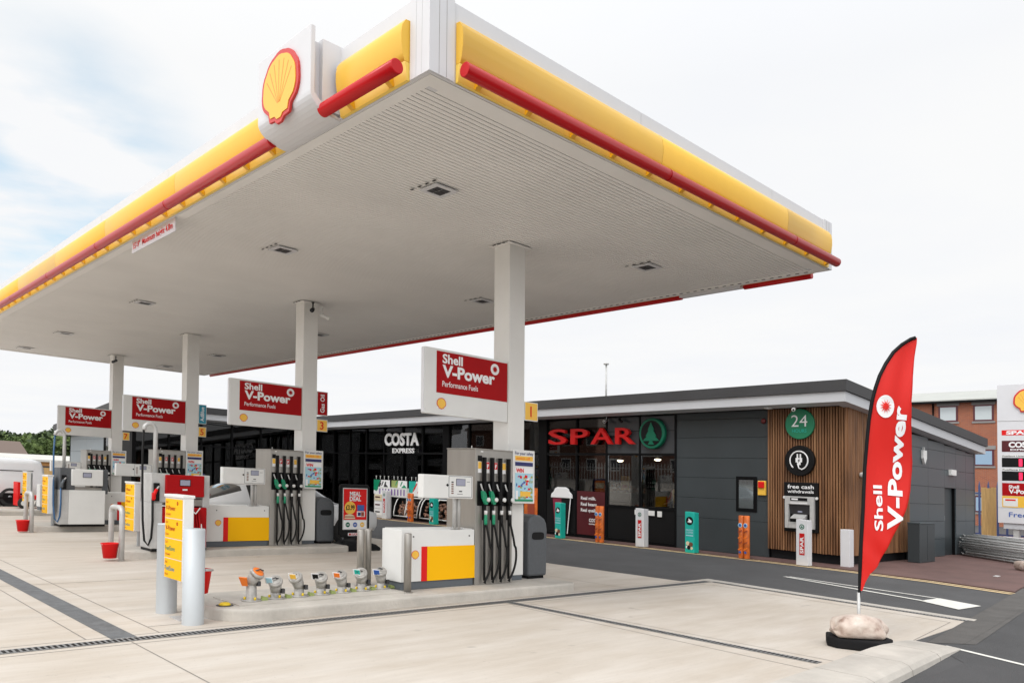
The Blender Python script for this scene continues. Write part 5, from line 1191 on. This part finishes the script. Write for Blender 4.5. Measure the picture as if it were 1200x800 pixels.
def sandbag(c,rx,ry,rz,ang,label,seed,seam=True):
    """a filled plastic-woven bag: fat pillow, pinched to a flat welded seam at each end"""
    r=random.Random(seed); rs=[]; ca,sa=math.cos(ang),math.sin(ang); n=28; M_=19
    def P(xx,y,z): return Vector(c)+U*(xx*ca-y*sa)-NV*(xx*sa+y*ca)+ZZ*z
    for i in range(M_):
        t=-1+2*i/(M_-1); xx=t*rx; q=max(0,1-abs(t)**5)**.5; ring=[]
        for j in range(n):
            b_=2*math.pi*j/n
            cr=.05*math.sin(5*b_+4*t+seed)*(.35+.65*abs(t))+.030*math.sin(9*b_-7*t)*abs(t)**2+.02*math.sin(3*b_+2*seed)
            w=1+cr; hw=ry*(q*.80+.20+.10*abs(t)**4)
            y=math.copysign(abs(math.cos(b_))**.85,math.cos(b_))*hw*w
            z=math.copysign(abs(math.sin(b_))**.8,math.sin(b_))*(rz*q*w*(1+.06*math.sin(3.5*t+seed))+.006)
            z=max(z,-rz*.80)+ (-.60*rz*(abs(t)**4) if t>0 else -.25*rz*abs(t)**6)
            ring.append(P(xx+.012*math.sin(b_*4+seed)*abs(t),y,z))
        rs.append(ring)
    t_=thing('sandbag',label,'sandbag',(8.04,3.31,0)); m=MB(); m.rings(rs,'hessian'); o=obj('bag', m, t_); s=o.modifiers.new('s','SUBSURF'); s.levels=1; s.render_levels=1
    m=MB(); e=rx*1.0; k=ry*.30
    m.rings([[P(e-.02,-ry*.33,-rz*.52),P(e-.02,ry*.33,-rz*.52),P(e-.02,ry*.33,-rz*.47),P(e-.02,-ry*.33,-rz*.47)],[P(e+.035,-ry*.36,-rz*.60),P(e+.035,ry*.35,-rz*.62),P(e+.035,ry*.35,-rz*.58),P(e+.035,-ry*.36,-rz*.56)]],'bag_seam',smooth=False)
    obj('seam', m, t_)
    return t_
sandbag((-.04,.0,.205),.255,.17,.118,.04,'plump beige sandbag lying on the left of the flag base',1)
sandbag(tuple(U*.17+NV*-.14+ZZ*.185),.20,.12,.095,.55,'second beige sandbag slumped to the right of the flag pole foot',2)

# ================================================================== TOTEM, BRICK BUILDING, FENCE, STACK
t=thing('totem_sign','tall white price totem with a shell emblem at the right edge','sign',(30,7.72,0))
m=MB(); m.box(0,.4,-2.2,0,.89,5.50,'white_panel'); m.box(-.01,0,-2.2,0,4.28,4.30,'galv'); m.box(-.01,0,-2.2,0,1.40,1.41,'galv'); obj('panel', m, t, bevel=.02)
for y in (-.5,-1.9):
    m=MB(); m.box(.1,.3,y-.08,y+.08,0,.70,'galv'); obj('leg', m, t)
m=MB(); m.box(.05,.35,-2.1,-.15,.70,.89,'fascia_grey'); obj('plinth', m, t)
m=MB(); emblem(m,(-.011,-.92,4.92),-YY,ZZ,.44,d=.04); obj('shell_emblem', m, t)
m=MB(); o=(-.001,0,0); rect(m,o,-YY,ZZ,.13,3.81,1.9,.17,'bright_red',.004); text(m,'SPAR',(-.006,-.26,3.84),-YY,ZZ,.11,'white_ink',w=.72,bold=.05)
rect(m,o,-YY,ZZ,.13,3.26,1.9,.37,'maroon',.004); text(m,'COSTA',(-.006,-.33,3.41),-YY,ZZ,.17,'white_ink',w=.85,bold=.05); text(m,'EXPRESS',(-.006,-.38,3.30),-YY,ZZ,.06,'white_ink',w=.6,bold=.03); obj('brand_panels', m, t)
for z0,tx in ((2.75,'169.9'),(2.30,'159.9')):
    m=MB(); rect(m,o,-YY,ZZ,.13,z0,1.9,.31,'black',.004); rect(m,o,-YY,ZZ,.13,z0+.33,1.9,.075,'off_white',.003); text(m,'FuelSave Unleaded' if z0>2.5 else 'FuelSave Diesel',(-.006,-.15,z0+.345),-YY,ZZ,.045,'dark_steel',w=.8)
    p=obj('price_display', m, t); m=MB(); text(m,tx,(-.006,-.62,z0+.04),-YY,ZZ,.23,'led_red',w=1.3,bold=.03); obj('digits', m, p)
m=MB(); rect(m,o,-YY,ZZ,.13,1.80,1.9,.42,'sign_red',.004); text(m,'Shell',(-.006,-.32,2.05),-YY,ZZ,.10,'white_ink',w=.30,bold=.03); text(m,'V-Power',(-.006,-.32,1.88),-YY,ZZ,.14,'white_ink',w=.8,bold=.04)
rect(m,o,-YY,ZZ,.13,1.42,1.9,.37,'yellow_gloss',.004); rect(m,(-.005,0,0),-YY,ZZ,.16,1.45,.42,.27,'off_white',.003); m.cbox((-.010,-.37,1.66),(.003,.3,.05),'bright_red'); obj('fuel_panels', m, t)
m=MB(); text(m,'Free',(-.004,-.32,1.10),-YY,ZZ,.16,'blue_ink',w=.52,bold=.01); obj('air_lettering', m, t)
# brick building behind
BXX=60
bb=thing('brick_building','red brick two storey block with a pale metal roof behind the shop','building',(BXX,12,0))
def bp_(name,mb,par=None): 
    mb.v=[(x-BXX,y-12,z) for x,y,z in mb.v]; return obj(name,mb,par or bb)
K_=BXX/42
m=MB(); m.box(BXX,BXX+14,-6,44,-1,8.45,'brick'); bp_('wall', m)
m=MB(); m.prism([(BXX-.5,8.45),(BXX-.5,8.6),(BXX+7,10.1),(BXX+14.5,8.6),(BXX+14.5,8.45)],(0,-6.3,0),XX,ZZ,YY,50.6,'metal_roof'); rf=bp_('roof', m)
m=MB(); m.box(BXX-.52,BXX-.4,-6.3,44.3,8.38,8.52,'frame_black'); bp_('gutter', m, rf)
m=MB(); m.tube([(BXX-.1,19.4,8.4),(BXX-.1,19.4,0)],.06,'frame_black',8); bp_('downpipe', m)
m=MB(); m.tube([(BXX+3.0,13.6,9.9),(BXX+3.0,13.6,10.6)],.1,'galv',8); bp_('vent', m, rf)
for y in [-3.5,.0,3.4,6.9,10.6,16.3,18.4,22,26,30,34,38]:
    for z0 in (6.75+.35,3.9+.15,.9):
        if y==10.6 and z0<1: continue
        yc={16.3:16.25,18.4:18.45}.get(y,y)
        f=MB(); f.box(BXX-.04,BXX+.0,yc-.62,yc+.62,z0,z0+1.12,'window_frame'); w=bp_('window', f)
        g_=MB(); g_.box(BXX-.055,BXX-.041,yc-.5,yc+.5,z0+.1,z0+1.02,'window_pale' if z0>6 else 'window_blue'); bp_('pane', g_, w)
        l_=MB(); l_.box(BXX-.05,BXX+.0,yc-.72,yc+.72,z0+1.125,z0+1.38,'lintel'); l_.box(BXX-.07,BXX,yc-.7,yc+.7,z0-.13,z0-.005,'lintel'); bp_('sill', l_, w)
# palisade fence and planks
t=thing('palisade_fence','blue steel palisade fence between the shop and the totem','fence',(33,8,0))
m=MB()
for k in range(34):
    y=2.6-k*.30; m.prism([(-.035,0),(.035,0),(.035,2.15),(.0,2.35),(-.035,2.15)],(0,y,0),YY,ZZ,XX,.02,'blue_fence')
obj('pales', m, t)
m=MB(); m.box(.02,.06,-7.5,2.8,.35,.41,'blue_fence'); m.box(.02,.06,-7.5,2.8,1.85,1.91,'blue_fence'); obj('rails', m, t)
m=MB()
for k,(y,z) in enumerate(((0,2.08),(-.155,2.06),(-.31,2.09))): m.box(31.5,31.55,8.55+y-.075,8.55+y+.075,.1,z,'timber')
tag(obj('timber_boards', m),'upright pale timber boards leaning at the back corner of the shop','boards')
m=MB(); m.box(27.0,29.2,7.35,8.05,.02,.40,'concrete_kerb'); tag(obj('concrete_step', m, bevel=.02),'low concrete block beside the side door behind the fence panels','concrete block')
# stack of site fence panels
a=Vector((-.66,-.75,0)).normalized(); b=Vector((.80,-.60,0)).normalized() if 0 else Vector((.93,.36,0)).normalized()
org=Vector((24.3,7.05,.03))
for i in range(9):
    jx=random.uniform(-.28,.22); jy=random.uniform(-.22,.18); o_=org+a*jx+b*jy; z=.05+i*.062
    m=MB(); P=lambda s,q,zz=0:o_+a*s+b*q+ZZ*(z+zz)
    tw=.012*(i%3-1)
    c_=[P(0,0),P(3.4,0,tw),P(3.4,2.1,tw),P(0,2.1)]
    for p,q in zip(c_,c_[1:]+c_[:1]): m.tube([p,q],.021,'galv',8)
    for k in range(1,15): m.tube([P(k*.227,0),P(k*.227,2.1)],.006,'galv',5)
    for k in range(1,8): m.tube([P(0,k*.26),P(3.4,k*.26)],.006,'galv',5)
    tag(obj('fence_panel', m),('topmost galvanised mesh fence panel of the stack on the brown paving' if i==8 else 'galvanised mesh fence panel lying in the stack on the brown paving'),'fence panel','stack of site fence panels')
m=MB(); o_=org+a*1.9+b*.9; m.prism([(0,0),(.9,0),(.9,.6),(0,.6)],tuple(o_+ZZ*.60),a,b,ZZ,.012,'white_panel'); tag(obj('white_board', m),'flat white board lying on top of the fence panel stack','board')
m=MB(); rs=[]
for i in range(9):
    q=-math.pi/2+math.pi*i/8; rs.append([Vector((20.6,4.75,.13))+a*(math.sin(q)*.42)+b*(math.cos(j*math.pi/8)*.22*math.cos(q)**.5)+ZZ*(math.sin(j*math.pi/8)*.12*math.cos(q)**.5) for j in range(16)])
m.rings(rs,'hessian'); tag(obj('sack', m),'beige sack lying by the fence panel stack at the right edge','sack')
m=MB(); m.prism([(0,0),(.3,.02),(.34,.12),(.05,.1)],(18.2,4.7,.026),XX,YY,ZZ,.006,'galv'); tag(obj('paving_scrap', m),'small pale scrap lying on the brown paving','scrap')

# ================================================================== FAR LEFT BACKGROUND
def leafmass(mb, c, r, n, rnd, mt, size=.5):
    for _ in range(n):
        while True:
            d=Vector((rnd.uniform(-1,1),rnd.uniform(-1,1),rnd.uniform(-1,1)))
            if .3<d.length<1: break
        d=d.normalized()*(d.length**.35); q=Vector(c)+Vector((d.x*r[0],d.y*r[1],d.z*r[2])); s=size*rnd.uniform(.5,1.2)
        u=Vector((rnd.uniform(-1,1),rnd.uniform(-1,1),rnd.uniform(-.6,.6))).normalized(); v=u.cross(Vector((rnd.uniform(-1,1),rnd.uniform(-1,1),rnd.uniform(-1,1)))).normalized()
        mb.add([q-u*s-v*s*.6,q+u*s-v*s*.5,q+u*s*.8+v*s*.6,q-u*s*.7+v*s*.7],[(0,1,2,3)],mt)
rnd=random.Random(11)
g=MB(); pts=[]
NX=30
for j in range(6):
    for i in range(NX): 
        x=-150+i*12; y=140+j*22; pts.append((x,y,-1+ (j*1.1)+ (2.2*math.sin(x*.03+1)+1.2*math.sin(x*.07)) *(j/5)))
g.add(pts,[(j*NX+i,j*NX+i+1,(j+1)*NX+i+1,(j+1)*NX+i) for j in range(5) for i in range(NX-1)],'verge',True); struct('wooded_hill', g)
def FPp(px,py,D):
    d=Fv*919.46+R2*(px-600)-U2*(py-540.85); d=Vector((d.x,d.y,d.z-SX*d.x-SY*d.y)); h=math.hypot(d.x,d.y); return Vector((0,0,1.5))+d*(D/h)
m=MB()
for k in range(230):
    px=rnd.uniform(-160,110); D=rnd.uniform(165,240); dd=(D-165)/75
    ridge=502+4*math.sin(px*.06)+ (3 if px>35 else 0); topz=FPp(px,ridge+ (1-dd)*14 + rnd.uniform(-2,6),D); r=rnd.uniform(2.2,4.2)
    z=topz.z-r*.9
    leafmass(m,(topz.x,topz.y,z),(r*1.1,r*1.1,r),95,rnd,'leaf_dark' if rnd.random()<.35+.5*dd else 'leaf_light',.55)
    leafmass(m,(topz.x,topz.y,z-r*1.3),(r*1.3,r*1.3,r),40,rnd,'leaf_dark' if dd>.5 else 'leaf_light',.7)
tag(obj('far_wood', m, auto=False),'dense green wood covering the hill behind the left side','trees',kind='stuff')
def tree(px,py,D,h,label,mt):
    p=FPp(px,py,D); t=thing('broadleaf_tree',label,'tree',(p.x,p.y,p.z-h))
    m=MB(); m.tube([(0,0,0),(.1,0,h*.3),(0,.1,h*.6)],.2,'trunk',8,rad=[.25,.18,.08]); obj('trunk', m, t)
    m=MB()
    for q in range(9): leafmass(m,(rnd.uniform(-1,1)*h*.22,rnd.uniform(-1,1)*h*.22,h*(.45+.45*rnd.random())),(h*.2,h*.2,h*.16),150,rnd,mt,.22)
    o=obj('crown', m, t, auto=False)
tree(8,512,140,6,'pale green tree at the foot of the wooded hill, far left','leaf_light'); tree(30,516,135,5.5,'pale green tree at the foot of the wooded hill, next from the left','leaf_light'); tree(47,515,138,5.5,'bright green tree at the hill foot left of the farthest red sign','leaf_light')
# low pale shed, brown roof and timber hut beyond the van
t=thing('low_shed','long low building with a pale roof beyond the white van','building',(-12,80,0))
m=MB(); m.box(0,40,0,14,-1,1.35,'far_white'); obj('wall', m, t); m=MB(); m.prism([(-.5,1.35),(-.5,1.5),(7,3.0-.75),(14.5,1.5),(14.5,1.35)],(-.5,0,0),YY,ZZ,XX,41,'far_white'); obj('roof', m, t)
t=thing('brown_roof_house','small brown roof showing above the long low shed, far left','building',(10,100,0)); m=MB(); m.box(0,11,0,8,-1,2.2,'brick_brown'); obj('wall', m, t); m=MB(); m.prism([(-.5,2.2),(4,3.8),(8.5,2.2)],(-.5,0,0),YY,ZZ,XX,12,'far_brown'); obj('roof', m, t)
t=thing('timber_hut','orange timber hut with a dark window behind the farthest price sign','hut',(12.2,55,0))
m=MB(); m.box(0,3.2,0,3,-.4,1.55,'timber_orange'); obj('wall', m, t); m=MB(); m.box(-.2,3.4,-.2,3.2,1.55,1.68,'far_white'); obj('roof', m, t); m=MB(); m.box(.3,1.4,-.04,0,.5,1.3,'dark_steel'); w=obj('window', m, t); m=MB(); m.box(.4,1.3,-.06,-.041,.6,1.2,'timber'); obj('pane', m, w)
# houses and a fence across the road behind the photographer, seen reflected in the shop glass
for k in range(5):
    y0=6+k*13.5; t=thing('brick_house','brown brick house across the road, seen only as a reflection in the shop windows','house',(-26,y0,0),'houses reflected in the shop windows')
    m=MB(); m.box(-8,0,0,10.5,-1,5.2,'brick_brown'); obj('wall', m, t); m=MB(); m.prism([(-8.4,5.2),(-4,7.8),(.4,5.2)],(0,-.3,0),XX,ZZ,YY,11.1,'far_brown'); obj('roof', m, t)
    for yy in (1.8,4.8,8.2):
        for zz_ in (.9,3.4):
            m=MB(); m.box(0,.05,yy-.65,yy+.65,zz_,zz_+1.2,'off_white'); w=obj('window', m, t); m=MB(); m.box(.05,.06,yy-.55,yy+.55,zz_+.1,zz_+1.1,'car_glass'); obj('pane', m, w)
t=thing('roadside_fence','pale steel palisade fence across the road, seen reflected in the shop windows','fence',(-14,0,0)); m=MB()
for k in range(230): m.prism([(-.04,0),(.04,0),(.04,1.7),(0,1.85),(-.04,1.7)],(0,k*.3-5,0),YY,ZZ,XX,.02,'galv')
obj('pales', m, t); m=MB(); m.box(-.05,-.01,-5,64,.4,.46,'galv'); m.box(-.05,-.01,-5,64,1.4,1.46,'galv'); obj('rails', m, t)

# ------------------------------------------------------------------ the whole site is sheared in height to fit the view's tilted level lines: ground and everything level on it follow it, uprights stay plumb
done=set()
for o in list(C.objects):
    if o.type in ('CAMERA','LIGHT'): continue
    if o.type=='MESH' and o.data.name not in done:
        done.add(o.data.name)
        for v in o.data.vertices: v.co.z += SX*v.co.x+SY*v.co.y
    if o.type in ('MESH','EMPTY'):
        l=o.location; o.location=(l.x,l.y,l.z+SX*l.x+SY*l.y)
